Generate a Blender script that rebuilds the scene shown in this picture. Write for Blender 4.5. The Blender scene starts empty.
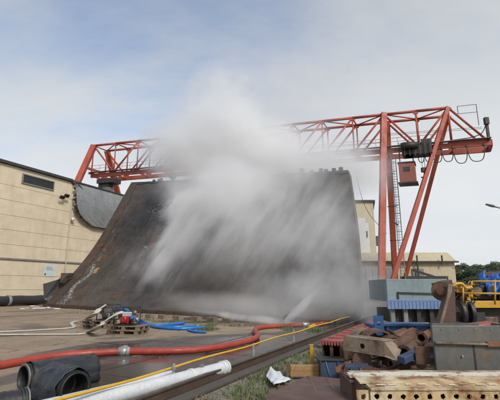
import bpy, bmesh, math, random
from mathutils import Vector, Matrix, noise
random.seed(7)
C = bpy.context.scene
COL = C.collection
R = math.radians
# ------------------------------------------------------------ camera
cd = bpy.data.cameras.new('camera'); cam = bpy.data.objects.new('camera', cd); COL.objects.link(cam)
cam.location = (0, 0, 1.6); PITCH = R(12.57); cam.rotation_euler = (R(90) + PITCH, 0, 0)
cd.sensor_width = 36; cd.lens = 28.08; cd.clip_end = 3000; cd.clip_start = 0.05
C.camera = cam
# ------------------------------------------------------------ world
SUN_EL, SUN_AZ = R(40), R(148)      # azimuth clockwise from +Y
w = bpy.data.worlds.new('World'); C.world = w; w.use_nodes = True
nt = w.node_tree; nt.nodes.clear()
def wn(t, **k):
    n = nt.nodes.new(t)
    for a, v in k.items(): setattr(n, a, v)
    return n
def ray_dir(x, y):
    u = (x - 250) / 390; v = (200 - y) / 390
    return Vector((u, math.cos(PITCH) - v * math.sin(PITCH), math.sin(PITCH) + v * math.cos(PITCH))).normalized()
out = wn('ShaderNodeOutputWorld'); mixs = wn('ShaderNodeMixShader')
sky = wn('ShaderNodeTexSky', sky_type='NISHITA', sun_disc=False, sun_elevation=SUN_EL, sun_rotation=SUN_AZ, dust_density=2.0, air_density=1.0)
b1 = wn('ShaderNodeBackground'); b1.inputs[1].default_value = 0.15
nt.links.new(sky.outputs[0], b1.inputs[0])
tc = wn('ShaderNodeTexCoord'); sep = wn('ShaderNodeSeparateXYZ'); nt.links.new(tc.outputs['Generated'], sep.inputs[0])
def wm(op, a, b=None, c=None):
    n = wn('ShaderNodeMath', operation=op)
    for i, v in enumerate((a, b, c)):
        if v is None: continue
        if isinstance(v, (int, float)): n.inputs[i].default_value = v
        else: nt.links.new(v, n.inputs[i])
    return n.outputs[0]
zz = wm('ADD', wm('MAXIMUM', sep.outputs[2], 0.0), 0.35)
cx = wm('DIVIDE', sep.outputs[0], zz); cy = wm('DIVIDE', sep.outputs[1], zz)
cmb = wn('ShaderNodeCombineXYZ'); nt.links.new(cx, cmb.inputs[0]); nt.links.new(cy, cmb.inputs[1])
mp = wn('ShaderNodeMapping'); mp.inputs['Rotation'].default_value = (0, 0, R(38)); mp.inputs['Scale'].default_value = (0.9, 1.7, 1)
mp.inputs['Location'].default_value = (2.3, 0.6, 0)
nt.links.new(cmb.outputs[0], mp.inputs[0])
n1 = wn('ShaderNodeTexNoise'); n1.inputs['Scale'].default_value = 0.62; n1.inputs['Detail'].default_value = 10; n1.inputs['Roughness'].default_value = 0.62; n1.inputs['Distortion'].default_value = 0.15
nt.links.new(mp.outputs[0], n1.inputs[0])
n2 = wn('ShaderNodeTexNoise'); n2.inputs['Scale'].default_value = 1.1; n2.inputs['Detail'].default_value = 6; n2.inputs['Roughness'].default_value = 0.5
nt.links.new(mp.outputs[0], n2.inputs[0])
# more cloud towards the horizon and to the right, an opening up and to the left
bias = wm('ADD', wm('MULTIPLY', sep.outputs[0], 0.16), wm('MULTIPLY', wm('SUBTRACT', 0.62, sep.outputs[2]), 0.30))
od = ray_dir(190, 22)
dp = wn('ShaderNodeVectorMath', operation='DOT_PRODUCT'); nt.links.new(tc.outputs['Generated'], dp.inputs[0]); dp.inputs[1].default_value = od
op = wn('ShaderNodeMapRange', interpolation_type='SMOOTHSTEP'); op.inputs[1].default_value = .93; op.inputs[2].default_value = 1.0; nt.links.new(dp.outputs['Value'], op.inputs[0])
bias = wm('SUBTRACT', bias, wm('MULTIPLY', op.outputs[0], .095))
bias = wm('ADD', bias, wm('MULTIPLY', wm('MAXIMUM', sep.outputs[0], 0.0), 0.16))
cov = wn('ShaderNodeMapRange', interpolation_type='SMOOTHSTEP'); cov.inputs[1].default_value = 0.30; cov.inputs[2].default_value = 0.60
nt.links.new(wm('ADD', n1.outputs[0], bias), cov.inputs[0])
cr = wn('ShaderNodeValToRGB'); cr.color_ramp.elements[0].position = 0.3; cr.color_ramp.elements[0].color = (0.50, 0.53, 0.565, 1)
cr.color_ramp.elements[1].position = 0.7; cr.color_ramp.elements[1].color = (0.59, 0.60, 0.605, 1)
nt.links.new(n2.outputs[0], cr.inputs[0])
b2 = wn('ShaderNodeBackground'); b2.inputs[1].default_value = 1.0
el = wn('ShaderNodeMapRange'); el.inputs[1].default_value = .22; el.inputs[2].default_value = .72; el.inputs[3].default_value = 1.0; el.inputs[4].default_value = .70
nt.links.new(sep.outputs[2], el.inputs[0]); nt.links.new(el.outputs[0], b2.inputs[1])
nt.links.new(cr.outputs[0], b2.inputs[0])
nt.links.new(wm('ADD', wm('MULTIPLY', cov.outputs[0], 0.78), 0.18), mixs.inputs[0]); nt.links.new(b1.outputs[0], mixs.inputs[1]); nt.links.new(b2.outputs[0], mixs.inputs[2])
nt.links.new(mixs.outputs[0], out.inputs[0])
# ------------------------------------------------------------ sun
sl = bpy.data.lights.new('sun', 'SUN'); sl.energy = 2.0; sl.angle = R(14); sl.color = (1, .97, .93)
so = bpy.data.objects.new('sun', sl); COL.objects.link(so)
sd = Vector((math.sin(SUN_AZ) * math.cos(SUN_EL), math.cos(SUN_AZ) * math.cos(SUN_EL), math.sin(SUN_EL)))
so.rotation_euler = sd.to_track_quat('Z', 'Y').to_euler(); so.location = (20, -30, 40)
C.view_settings.view_transform = 'Standard'; C.view_settings.look = 'None'; C.view_settings.exposure = 0.5; C.view_settings.gamma = 1
C.cycles.volume_bounces = 8; C.cycles.volume_max_steps = 96; C.cycles.max_bounces = 10
C.cycles.use_adaptive_sampling = True; C.cycles.adaptive_threshold = 0.04

# ------------------------------------------------------------ surveying helpers (metres; photo used as survey)
F = 390.0
def ray(x, y):
    u = (x - 250) / F; v = (200 - y) / F
    fy = math.cos(PITCH) - v * math.sin(PITCH); fz = math.sin(PITCH) + v * math.cos(PITCH)
    return Vector((u / fy, 1, fz / fy))
def at(x, y, Y): return Vector((0, 0, 1.6)) + ray(x, y) * Y
def ground(x, y, z=0.0):
    r = ray(x, y); return at(x, y, (z - 1.6) / r.z)
D1 = Vector((.4511, .8925, 0)); N1 = Vector((.8925, -.4511, 0)); UP = Vector((0, 0, 1))
def fr(a, b, z=0): return D1 * a + N1 * b + UP * z

# ------------------------------------------------------------ materials
def nodes(name):
    m = bpy.data.materials.new(name); m.use_nodes = True; t = m.node_tree; t.nodes.clear(); return m, t
def mat(name, c1, c2=None, scale=2.0, rough=.6, metal=0, bump=.15, rust=0.0, rc=(.16, .06, .025), rs=1.3, streak=False, streak_amt=.5, spec=.5, c3=None, s3=.25, bscale=None, rw=.07):
    m, t = nodes(name)
    def N(ty, **k):
        n = t.nodes.new(ty)
        for a, v in k.items(): setattr(n, a, v)
        return n
    L = t.links.new
    o = N('ShaderNodeOutputMaterial'); p = N('ShaderNodeBsdfPrincipled'); L(p.outputs[0], o.inputs[0])
    g = N('ShaderNodeNewGeometry'); pos = g.outputs['Position']
    def noise_(sc, det=6, ro=.6, vec=None):
        n = N('ShaderNodeTexNoise'); n.inputs['Scale'].default_value = sc; n.inputs['Detail'].default_value = det; n.inputs['Roughness'].default_value = ro
        L(vec or pos, n.inputs[0]); return n.outputs[0]
    def mix(f, a, b):
        n = N('ShaderNodeMix', data_type='RGBA')
        if isinstance(f, float): n.inputs[0].default_value = f
        else: L(f, n.inputs[0])
        for i, v in ((6, a), (7, b)):
            if isinstance(v, tuple): n.inputs[i].default_value = (*v, 1)
            else: L(v, n.inputs[i])
        return n.outputs[2]
    def rng(v, a, b, c=0.0, d=1.0):
        n = N('ShaderNodeMapRange'); L(v, n.inputs[0])
        for i, q in enumerate((a, b, c, d)): n.inputs[i + 1].default_value = q
        return n.outputs[0]
    c2 = c2 or tuple(v * .72 for v in c1)
    col = mix(rng(noise_(scale), .35, .65), c1, c2)
    col = mix(rng(noise_(scale * 9, 4), .3, .75, 0, .45), col, tuple(v * .55 for v in c2))
    if c3: col = mix(rng(noise_(s3, 3), .42, .62), col, c3)
    if streak:
        mpn = N('ShaderNodeMapping'); mpn.inputs['Scale'].default_value = (3.2, 3.2, .16); L(pos, mpn.inputs[0])
        col = mix(rng(noise_(1.0, 5, .6, mpn.outputs[0]), .5, .75, 0, streak_amt), col, tuple(v * .45 for v in c2))
    ro = rng(noise_(scale * 2), .3, .7, max(.05, rough - .13), min(1, rough + .13))
    if rust > 0:
        rn = noise_(rs, 9, .68)
        th = .72 - rust * .45
        mk = rng(rn, th, th + rw)
        rcol = mix(rng(noise_(rs * 5), .35, .65), rc, tuple(v * .45 for v in rc))
        col = mix(mk, col, rcol)
    L(col, p.inputs['Base Color']); L(ro, p.inputs['Roughness']); p.inputs['Metallic'].default_value = metal
    p.inputs['Specular IOR Level'].default_value = spec
    if bump:
        b = N('ShaderNodeBump'); b.inputs['Strength'].default_value = bump; b.inputs['Distance'].default_value = .03
        L(noise_(bscale or scale * 5, 8, .65), b.inputs['Height']); L(b.outputs[0], p.inputs['Normal'])
    return m

M = {}
M['cream'] = mat('cream_cladding', (.66, .56, .41), (.64, .54, .39), .12, .5, bump=.02, streak=True, streak_amt=.26, spec=.3)
M['cream_dim'] = mat('cream_render', (.55, .47, .32), (.50, .43, .29), .4, .7, bump=.05, streak=True, streak_amt=.4)
M['roof_trim'] = mat('dark_roof_trim', (.05, .05, .052), rough=.5)
M['glass_dark'] = mat('dark_window_glass', (.03, .035, .04), rough=.15, bump=0)
M['frame_grey'] = mat('grey_window_frame', (.25, .25, .24), rough=.5, bump=.05)
M['curve_roof'] = mat('charcoal_sheet', (.27, .285, .29), (.2, .21, .215), .6, .45, metal=.1, streak=True, streak_amt=.35, bump=.05)
M['white'] = mat('white_paint', (.72, .72, .69), (.62, .62, .6), 2, .5, bump=.05)
M['whitepipe'] = mat('white_pipe_plastic', (.66, .67, .68), (.56, .58, .6), 3, .38, bump=.05, rust=.06, rc=(.3, .28, .24), rs=4)
M['signblue'] = mat('sign_face', (.55, .62, .62), (.5, .57, .58), 3, .4, bump=0)
M['black'] = mat('black_rubber', (.018, .018, .02), (.028, .028, .03), 4, .42, bump=.3)
M['blackwrap'] = mat('black_plastic_wrap', (.016, .018, .022), (.035, .038, .045), 1.5, .34, bump=.8, bscale=5)
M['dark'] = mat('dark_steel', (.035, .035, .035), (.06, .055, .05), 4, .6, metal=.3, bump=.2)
M['hull'] = mat('scorched_hull_steel', (.10, .086, .075), (.055, .047, .041), .5, .55, metal=.0, spec=.35, bump=.5, bscale=3, rust=.36, rc=(.125, .078, .055), rs=.42, streak=True, streak_amt=.7)
M['hullrust'] = mat('rusty_hull_edge', (.09, .06, .042), (.05, .036, .03), 1.2, .7, bump=.6, bscale=4, rust=.34, rc=(.19, .075, .03), rs=.8)
M['hulldark'] = mat('black_hull_fitting', (.035, .032, .03), rough=.6, bump=.3)
M['rustpatch'] = mat('bright_rust_patch', (.26, .12, .05), (.14, .06, .03), 2, .8, bump=.4)
M['red'] = mat('crane_red_paint', (.47, .10, .052), (.36, .07, .038), .5, .55, bump=.1, rust=.14, rc=(.12, .04, .025), rs=1.2, streak=True, streak_amt=.35)
M['redcab'] = mat('faded_red_cab', (.30, .085, .05), (.2, .06, .04), .8, .6, rust=.25)
M['grate'] = mat('galvanised_grey', (.22, .22, .22), rough=.6, metal=.3)
M['hose_red'] = mat('red_hose_rubber', (.40, .055, .032), (.30, .042, .028), 3, .5, bump=.2, rust=.12, rc=(.2, .1, .07), rs=5)
M['hose_blue'] = mat('blue_hose_plastic', (.015, .17, .52), (.01, .12, .4), 3, .32, bump=.1)
M['hose_cream'] = mat('cream_canvas_hose', (.58, .54, .46), (.46, .42, .35), 5, .8, bump=.2)
M['yellow'] = mat('yellow_plastic', (.72, .42, .03), (.6, .33, .02), 5, .5, bump=.1)
M['yellowpaint'] = mat('yellow_machine_paint', (.62, .34, .03), (.5, .25, .025), 2, .5, bump=.15, rust=.2, rc=(.16, .07, .03), rs=4)
M['post'] = mat('grey_post', (.42, .42, .4), rough=.6)
M['alu'] = mat('aluminium_coupling', (.62, .62, .62), (.4, .4, .4), 8, .35, metal=.6)
M['wood'] = mat('pallet_wood', (.28, .21, .14), (.18, .13, .09), 5, .85, bump=.4)
M['woodlight'] = mat('fresh_timber', (.42, .25, .10), (.30, .17, .07), 4, .8, bump=.5)
M['enginered'] = mat('engine_red', (.5, .02, .03), rough=.35, bump=.05)
M['rustyrail'] = mat('rusty_rail', (.10, .06, .042), (.06, .04, .03), 3, .65, bump=.3)
M['railtop'] = mat('rail_head', (.13, .10, .08), (.09, .07, .055), 3, .45, metal=.3, bump=.15)
M['plate'] = mat('brown_rusty_plate', (.13, .07, .05), (.085, .045, .035), 1.6, .55, bump=.25, rust=.2, rc=(.2, .09, .045), rs=2)
M['ivory'] = mat('ivory_paint_rusting', (.66, .57, .38), (.60, .48, .28), 1.5, .5, bump=.3, c3=(.50, .32, .15), s3=1.6, rw=.17, rust=.62, rc=(.28, .12, .04), rs=3.6, streak=True, streak_amt=.25)
M['ivorywhite'] = mat('white_edge_paint', (.72, .69, .6), (.6, .55, .45), 4, .5, bump=.2, rust=.42, rc=(.3, .15, .06), rs=6)
M['beige'] = mat('beige_steel', (.29, .215, .15), (.2, .145, .10), 2, .55, bump=.3, rw=.15, rust=.55, rc=(.14, .07, .035), rs=2.5)
M['rusty'] = mat('flaking_rust', (.17, .085, .05), (.09, .05, .035), 3, .8, bump=.6, rust=.3, rc=(.32, .17, .09), rs=4)
M['rustyor'] = mat('orange_rust', (.27, .12, .06), (.18, .075, .04), 3, .8, bump=.5)
M['bluesteel'] = mat('blue_painted_steel', (.03, .10, .27), (.025, .075, .19), 2, .5, bump=.2, rust=.15)
M['bluedull'] = mat('dull_blue_steel', (.045, .085, .17), (.03, .05, .10), 2, .55, bump=.2, rust=.2)
M['hopper'] = mat('pale_grey_blue_steel', (.24, .30, .31), (.19, .24, .25), .8, .55, bump=.1, rust=.12, streak=True)
M['hopperblue'] = mat('light_blue_fringe', (.18, .27, .46), (.13, .2, .38), 2, .55, bump=.1, rust=.12)
M['greysteel'] = mat('grey_steel_tank', (.16, .155, .14), (.10, .10, .092), 1.2, .45, bump=.2, rust=.42, rc=(.22, .11, .05), rs=1.1, rw=.2, streak=True)
M['tarp'] = mat('blue_tarpaulin', (.02, .14, .48), (.012, .08, .3), 3, .4, bump=.6, bscale=6)
M['redroof'] = mat('pinkish_red_steel', (.36, .10, .085), (.28, .07, .06), 2, .6, bump=.2, rust=.2)
M['paper'] = mat('white_sheeting', (.7, .73, .76), (.6, .63, .66), 4, .6, bump=.3)
M['bark'] = mat('bark', (.07, .055, .04), rough=.9)
M['leafA'] = mat('leaf_dark_green', (.045, .075, .03), (.03, .055, .02), .3, .8, bump=0)
M['leafB'] = mat('leaf_olive_green', (.075, .095, .04), (.05, .07, .03), .3, .8, bump=0)
M['grass'] = mat('weed_green', (.15, .19, .07), (.10, .13, .05), .8, .8, bump=0)
M['grassdry'] = mat('dry_grass', (.20, .17, .09), (.14, .11, .06), .8, .85, bump=0)
M['stone'] = mat('gravel_stone', (.26, .235, .20), (.15, .135, .12), 6, .85, bump=.2)
M['asphaltlamp'] = mat('lamp_pole_grey', (.2, .2, .2), rough=.5)

def ground_mat(name, dry, wet, slab):
    m, t = nodes(name); L = t.links.new
    def N(ty, **k):
        n = t.nodes.new(ty)
        for a, v in k.items(): setattr(n, a, v)
        return n
    o = N('ShaderNodeOutputMaterial'); p = N('ShaderNodeBsdfPrincipled'); L(p.outputs[0], o.inputs[0])
    g = N('ShaderNodeNewGeometry'); pos = g.outputs['Position']
    def nz(sc, det, ro=.6, vec=None, dist=0):
        n = N('ShaderNodeTexNoise'); n.inputs['Scale'].default_value = sc; n.inputs['Detail'].default_value = det; n.inputs['Roughness'].default_value = ro; n.inputs['Distortion'].default_value = dist
        L(vec or pos, n.inputs[0]); return n.outputs[0]
    def mth(op, a, b=None):
        n = N('ShaderNodeMath', operation=op)
        for i, v in enumerate((a, b)):
            if v is None: continue
            if isinstance(v, (int, float)): n.inputs[i].default_value = v
            else: L(v, n.inputs[i])
        return n.outputs[0]
    def rng(v, a, b, c=0., d=1.):
        n = N('ShaderNodeMapRange'); L(v, n.inputs[0])
        for i, q in enumerate((a, b, c, d)): n.inputs[i + 1].default_value = q
        return n.outputs[0]
    def mix(f, a, b):
        n = N('ShaderNodeMix', data_type='RGBA')
        if isinstance(f, float): n.inputs[0].default_value = f
        else: L(f, n.inputs[0])
        for i, v in ((6, a), (7, b)):
            if isinstance(v, tuple): n.inputs[i].default_value = (*v, 1)
            else: L(v, n.inputs[i])
        return n.outputs[2]
    def dot(v):
        n = N('ShaderNodeVectorMath', operation='DOT_PRODUCT'); L(pos, n.inputs[0]); n.inputs[1].default_value = v; return n.outputs['Value']
    col = mix(rng(nz(.7, 6), .35, .65), dry, tuple(v * .72 for v in dry))
    col = mix(rng(nz(18, 5, .7), .35, .75, 0, .5), col, tuple(v * .5 for v in dry))
    # wet stains: stretched along the yard's joints, wetter towards the rail and the hull
    cb = N('ShaderNodeCombineXYZ'); L(mth('MULTIPLY', dot(tuple(D1)), .55), cb.inputs[0]); L(mth('MULTIPLY', dot(tuple(N1)), .95), cb.inputs[1])
    wn_ = nz(.42, 6, .55, cb.outputs[0], .6)
    if slab:
        b = dot(tuple(N1)); a = dot(tuple(D1))
        near_rail = rng(b, -6.6, -5.4, 0, .30)
        def blob(aa, bb, ra, rb, k):
            da = mth('DIVIDE', mth('SUBTRACT', a, aa), ra); db = mth('DIVIDE', mth('SUBTRACT', b, bb), rb)
            d2 = mth('ADD', mth('MULTIPLY', da, da), mth('MULTIPLY', db, db))
            return rng(d2, 0, 1, k, 0)
        k = near_rail
        for q in ((7.6, -8.4, 2.5, 1.5, .40), (5.0, -6.4, 3.2, 1.6, .40), (10.5, -6.6, 2.8, 2.4, .34), (16.5, -11.8, 4.5, 1.5, .22), (27, -20, 9, 2.8, .30), (12.5, -9.0, 1.5, 2.6, -.2), (15, -16, 3.5, 4, -.2)):
            k = mth('ADD', k, blob(*q))
        wv = mth('ADD', wn_, mth('SUBTRACT', k, .12))
    else:
        wv = mth('SUBTRACT', wn_, .08)
    wetm = rng(wv, .46, .54)
    pud = rng(wv, .66, .72)
    col = mix(wetm, col, wet)
    if slab: col = mix(rng(nz(3.5, 7, .7), .62, .66, 0, .6), col, tuple(v * .5 for v in wet))
    if slab:       # fine cracks through the slabs
        wv_ = N('ShaderNodeVectorMath', operation='ADD'); nn = N('ShaderNodeTexNoise'); nn.inputs['Scale'].default_value = 1.7; nn.inputs['Detail'].default_value = 5; L(pos, nn.inputs[0])
        sc_ = N('ShaderNodeVectorMath', operation='SCALE'); sc_.inputs['Scale'].default_value = .9; L(nn.outputs['Color'], sc_.inputs[0]); L(pos, wv_.inputs[0]); L(sc_.outputs[0], wv_.inputs[1])
        vo_ = N('ShaderNodeTexVoronoi', feature='DISTANCE_TO_EDGE'); vo_.inputs['Scale'].default_value = .42; L(wv_.outputs[0], vo_.inputs['Vector'])
        ck = mth('MULTIPLY', rng(vo_.outputs['Distance'], .0, .012, 1, 0), rng(nz(.5, 2), .46, .52))
        col = mix(ck, col, tuple(v * .4 for v in wet))
        col = mix(rng(nz(1.9, 8, .72), .56, .64, 0, .5), col, tuple(v * 1.5 for v in wet))
        col = mix(rng(nz(2.6, 7, .7), .60, .66, 0, .35), col, tuple(min(1, v * 1.35) for v in dry))
    L(col, p.inputs['Base Color'])
    rgh = mth('ADD', rng(wetm, 0, 1, .85, .38), mth('MULTIPLY', pud, -.27))
    L(rgh, p.inputs['Roughness'])
    bm_ = N('ShaderNodeBump'); bm_.inputs['Distance'].default_value = .02; L(rng(pud, 0, 1, .45, .03), bm_.inputs['Strength']); L(nz(14, 8, .7), bm_.inputs['Height']); L(bm_.outputs[0], p.inputs['Normal'])
    return m
M['slab'] = ground_mat('wet_concrete_slab', (.335, .25, .172), (.078, .064, .053), True)
M['dirt'] = ground_mat('gravelly_dirt', (.26, .225, .175), (.12, .10, .08), False)
M['grit'] = ground_mat('dark_grit_joint', (.10, .085, .07), (.05, .042, .036), False)

# ------------------------------------------------------------ mesh builder
class MB:
    def __init__(s): s.v = []; s.f = []; s.sm = []
    def add(s, vs, fs, smooth=False):
        n = len(s.v); s.v += [Vector(v) for v in vs]; s.f += [tuple(i + n for i in f) for f in fs]; s.sm += [smooth] * len(fs); return s
    def box(s, c, h, ax=None):                      # centre, half sizes, axes (x,y,z vectors)
        X, Y, Z = ax or (Vector((1, 0, 0)), Vector((0, 1, 0)), UP); c = Vector(c)
        vs = [c + X * (h[0] * i) + Y * (h[1] * j) + Z * (h[2] * k) for k in (-1, 1) for j in (-1, 1) for i in (-1, 1)]
        return s.add(vs, [(0, 2, 3, 1), (4, 5, 7, 6), (0, 1, 5, 4), (2, 6, 7, 3), (0, 4, 6, 2), (1, 3, 7, 5)])
    def bar(s, p, q, w, h=None, up=UP):             # rectangular bar
        p, q = Vector(p), Vector(q); d = q - p; L = d.length; d.normalize(); h = h or w
        sx = d.cross(up)
        if sx.length < 1e-3: sx = d.cross(Vector((1, 0, 0)))
        sx.normalize(); u = sx.cross(d)
        return s.box((p + q) / 2, (L / 2, w / 2, h / 2), (d, sx, u))
    def ibeam(s, p, q, w, h, t=.03):
        p, q = Vector(p), Vector(q); off = UP * (h / 2 - t / 2)
        s.bar(p + off, q + off, w, t); s.bar(p - off, q - off, w, t); s.bar(p, q, t, h - 2 * t); return s
    def tube(s, pts, r, n=10, cap=True, rib=0, flat=None):
        pts = [Vector(p) for p in pts]; rings = []; u = None
        for i, p in enumerate(pts):
            d = (pts[min(i + 1, len(pts) - 1)] - pts[max(i - 1, 0)]).normalized()
            if u is None:
                a = UP if abs(d.z) < .95 else Vector((1, 0, 0)); x = d.cross(a).normalized()
            else: x = (x - d * x.dot(d)).normalized()
            u = x.cross(d)
            rr = r[i] if isinstance(r, (list, tuple)) else r
            if rib: rr *= 1 + (rib if i % 2 else -rib)
            fx = flat or 1
            rings.append([p + x * (rr * fx * math.cos(2 * math.pi * k / n)) + u * (rr / fx * math.sin(2 * math.pi * k / n)) for k in range(n)])
        vs = [v for g in rings for v in g]; fs = []
        for i in range(len(rings) - 1):
            for k in range(n): fs.append((i * n + k, i * n + (k + 1) % n, (i + 1) * n + (k + 1) % n, (i + 1) * n + k))
        s.add(vs, fs, True)
        if cap:
            m = len(s.v) - len(vs)
            s.f.append(tuple(m + k for k in range(n))[::-1]); s.sm.append(False)
            s.f.append(tuple(m + (len(rings) - 1) * n + k for k in range(n))); s.sm.append(False)
        return s
    def shell(s, p, q, r, t, n=24, ribs=0):          # open pipe with wall thickness, optional ribs
        p, q = Vector(p), Vector(q); d = (q - p); L = d.length; d.normalize(); k = max(2, ribs * 2)
        P = [p + d * L * i / k for i in range(k + 1)]
        ro = [r * (1 + (.035 if i % 2 else -.02)) if ribs else r for i in range(k + 1)]
        path = P + P[::-1]; rad = ro + [(x - t) for x in ro[::-1]]
        a = UP if abs(d.z) < .95 else Vector((1, 0, 0)); x = d.cross(a).normalized(); u = x.cross(d); rings = []
        for c, rr in zip(path, rad): rings.append([c + x * rr * math.cos(2 * math.pi * j / n) + u * rr * math.sin(2 * math.pi * j / n) for j in range(n)])
        vs = [v for g in rings for v in g]; m = len(rings)
        fs = [(i * n + j, i * n + (j + 1) % n, ((i + 1) % m) * n + (j + 1) % n, ((i + 1) % m) * n + j) for i in range(m) for j in range(n)]
        return s.add(vs, fs, ribs > 0)
    def prism(s, poly, h):                          # polygon of points, extruded by vector h
        n = len(poly); h = Vector(h); vs = [Vector(p) for p in poly] + [Vector(p) + h for p in poly]
        fs = [tuple(range(n))[::-1], tuple(range(n, 2 * n))] + [(i, (i + 1) % n, n + (i + 1) % n, n + i) for i in range(n)]
        return s.add(vs, fs)
    def holed(s, o, X, Z, cells, hh, r, th, jag=0):  # strip of cells (x0,x1,hole?) of height hh with round holes, thickness along X x Z
        Y = X.cross(Z).normalized()
        for (x0, x1, hole) in cells:
            cx, cz = (x0 + x1) / 2, hh / 2
            if not hole:
                s.prism([o + X * x0, o + X * x1, o + X * x1 + Z * hh, o + X * x0 + Z * hh], Y * th); continue
            n = 16; inner = []; outer = []
            for k in range(n):
                a = 2 * math.pi * (k + .5) / n; c, q = math.cos(a), math.sin(a); rr = r * (1 + random.uniform(-jag, jag))
                inner.append((cx + rr * c, cz + rr * q))
                sx, sz = (x1 - x0) / 2, hh / 2; sc = 1 / max(abs(c) / sx, abs(q) / sz)
                outer.append((cx + c * sc, cz + q * sc))
            # snap the outer ring nearest the corners
            for (ux, uz) in ((x0, 0), (x1, 0), (x1, hh), (x0, hh)):
                k = min(range(n), key=lambda i: (outer[i][0] - ux) ** 2 + (outer[i][1] - uz) ** 2); outer[k] = (ux, uz)
            A = [o + X * a + Z * b for a, b in inner]; B = [o + X * a + Z * b for a, b in outer]
            vs = A + B + [v + Y * th for v in A] + [v + Y * th for v in B]
            fs = []
            for k in range(n):
                j = (k + 1) % n
                fs += [(k, j, n + j, n + k), (2 * n + k, 3 * n + k, 3 * n + j, 2 * n + j), (k, 2 * n + k, 2 * n + j, j)]
            s.add(vs, fs)
        return s
    def mesh(s, name, m):
        me = bpy.data.meshes.new(name); me.from_pydata([tuple(v) for v in s.v], [], s.f)
        me.polygons.foreach_set('use_smooth', s.sm)
        me.materials.append(M[m] if isinstance(m, str) else m); me.update()
        return me
    def build(s, name, m, parent=None, bev=0, fix=True):
        o = bpy.data.objects.new(name, s.mesh(name, m)); COL.objects.link(o)
        if fix and len(s.f) < 60000:
            bm = bmesh.new(); bm.from_mesh(o.data); bmesh.ops.recalc_face_normals(bm, faces=bm.faces); bm.to_mesh(o.data); bm.free()
        if parent is not None: put(o, parent)
        if bev:
            b = o.modifiers.new('bevel', 'BEVEL'); b.width = bev; b.segments = 2; b.limit_method = 'ANGLE'
        return o
def put(o, parent):
    o.parent = parent
    o.matrix_parent_inverse = world_of(parent).inverted()
def world_of(o):
    m = o.matrix_basis.copy()
    return m if o.parent is None else world_of(o.parent) @ o.matrix_parent_inverse @ m
def thing(name, label, cat, loc, group=None):
    o = bpy.data.objects.new(name, None); COL.objects.link(o); o.location = loc; o.empty_display_size = .2
    o['label'] = label; o['category'] = cat
    if group: o['group'] = group
    return o
def tag(o, label, cat, group=None):
    o['label'] = label; o['category'] = cat
    if group: o['group'] = group
    return o
def struct(o): o['kind'] = 'structure'; return o
def stuff(o, label, cat): o['kind'] = 'stuff'; o['label'] = label; o['category'] = cat; return o
def rnd(a, b): return random.uniform(a, b)
def dup_tree(o, mw=None, parent=None):
    c = o.copy(); COL.objects.link(c)
    if parent is not None: c.parent = parent
    for ch in [x for x in bpy.data.objects if x.parent == o]: dup_tree(ch, None, c)
    return c
def spline(pts, k=8):
    pts = [Vector(p) for p in pts]; P = [pts[0] * 2 - pts[1]] + pts + [pts[-1] * 2 - pts[-2]]; res = []
    for i in range(1, len(P) - 2):
        for j in range(k):
            t = j / k; a, b, c, d = P[i - 1:i + 3]
            res.append(.5 * ((2 * b) + (c - a) * t + (2 * a - 5 * b + 4 * c - d) * t * t + (3 * b - a - 3 * c + d) * t ** 3))
    res.append(pts[-1]); return res

# ============================================================ GROUND
def sheet(name, m, cells):
    s = MB()
    for c in cells: s.add(c, [tuple(range(len(c)))])
    return struct(s.build(name, m))
g = MB()
# one sheet out to the horizon
nx = 40
xs = [-1500, -600, -200, -80] + [-50 + i * 5 for i in range(25)] + [90, 200, 600, 1500]
ys = [-200, -40, -10] + [-5 + i * 5 for i in range(20)] + [120, 200, 600, 1800]
vs = [(x, y, -.05) for y in ys for x in xs]; n = len(xs)
g.add(vs, [(j * n + i, j * n + i + 1, (j + 1) * n + i + 1, (j + 1) * n + i) for j in range(len(ys) - 1) for i in range(n - 1)])
ground_o = struct(g.build('ground', 'dirt'))
RB = -3.95                                    # rail line offset
# concrete yard of slabs with recessed joints
yard = MB(); yard.prism([fr(-4, -34.6, -.045), fr(-4, RB - .25, -.045), fr(46, RB - .25, -.045), fr(46, -34.6, -.045)], (0, 0, .02))
yard_o = struct(yard.build('yard', 'grit'))
SA, SBW = 3.0, 2.0
b = RB - .32; row = 0
while b > -34:
    a = -3.2 + (row % 2) * 1.1
    while a < 44:
        s = MB(); j = .022; dz = rnd(-.006, .008); tl = rnd(-.006, .006)
        p = [fr(a + j, b - SBW + j, dz), fr(a + j, b - j, dz + tl), fr(a + SA - j, b - j, dz + tl * .5), fr(a + SA - j, b - SBW + j, dz)]
        vs = [q - UP * .028 for q in p] + p
        s.add(vs, [(4, 5, 6, 7), (0, 1, 5, 4), (1, 2, 6, 5), (2, 3, 7, 6), (3, 0, 4, 7)])
        s.build('concrete_slab', 'slab', yard_o, fix=True)
        a += SA
    b -= SBW; row += 1
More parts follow.
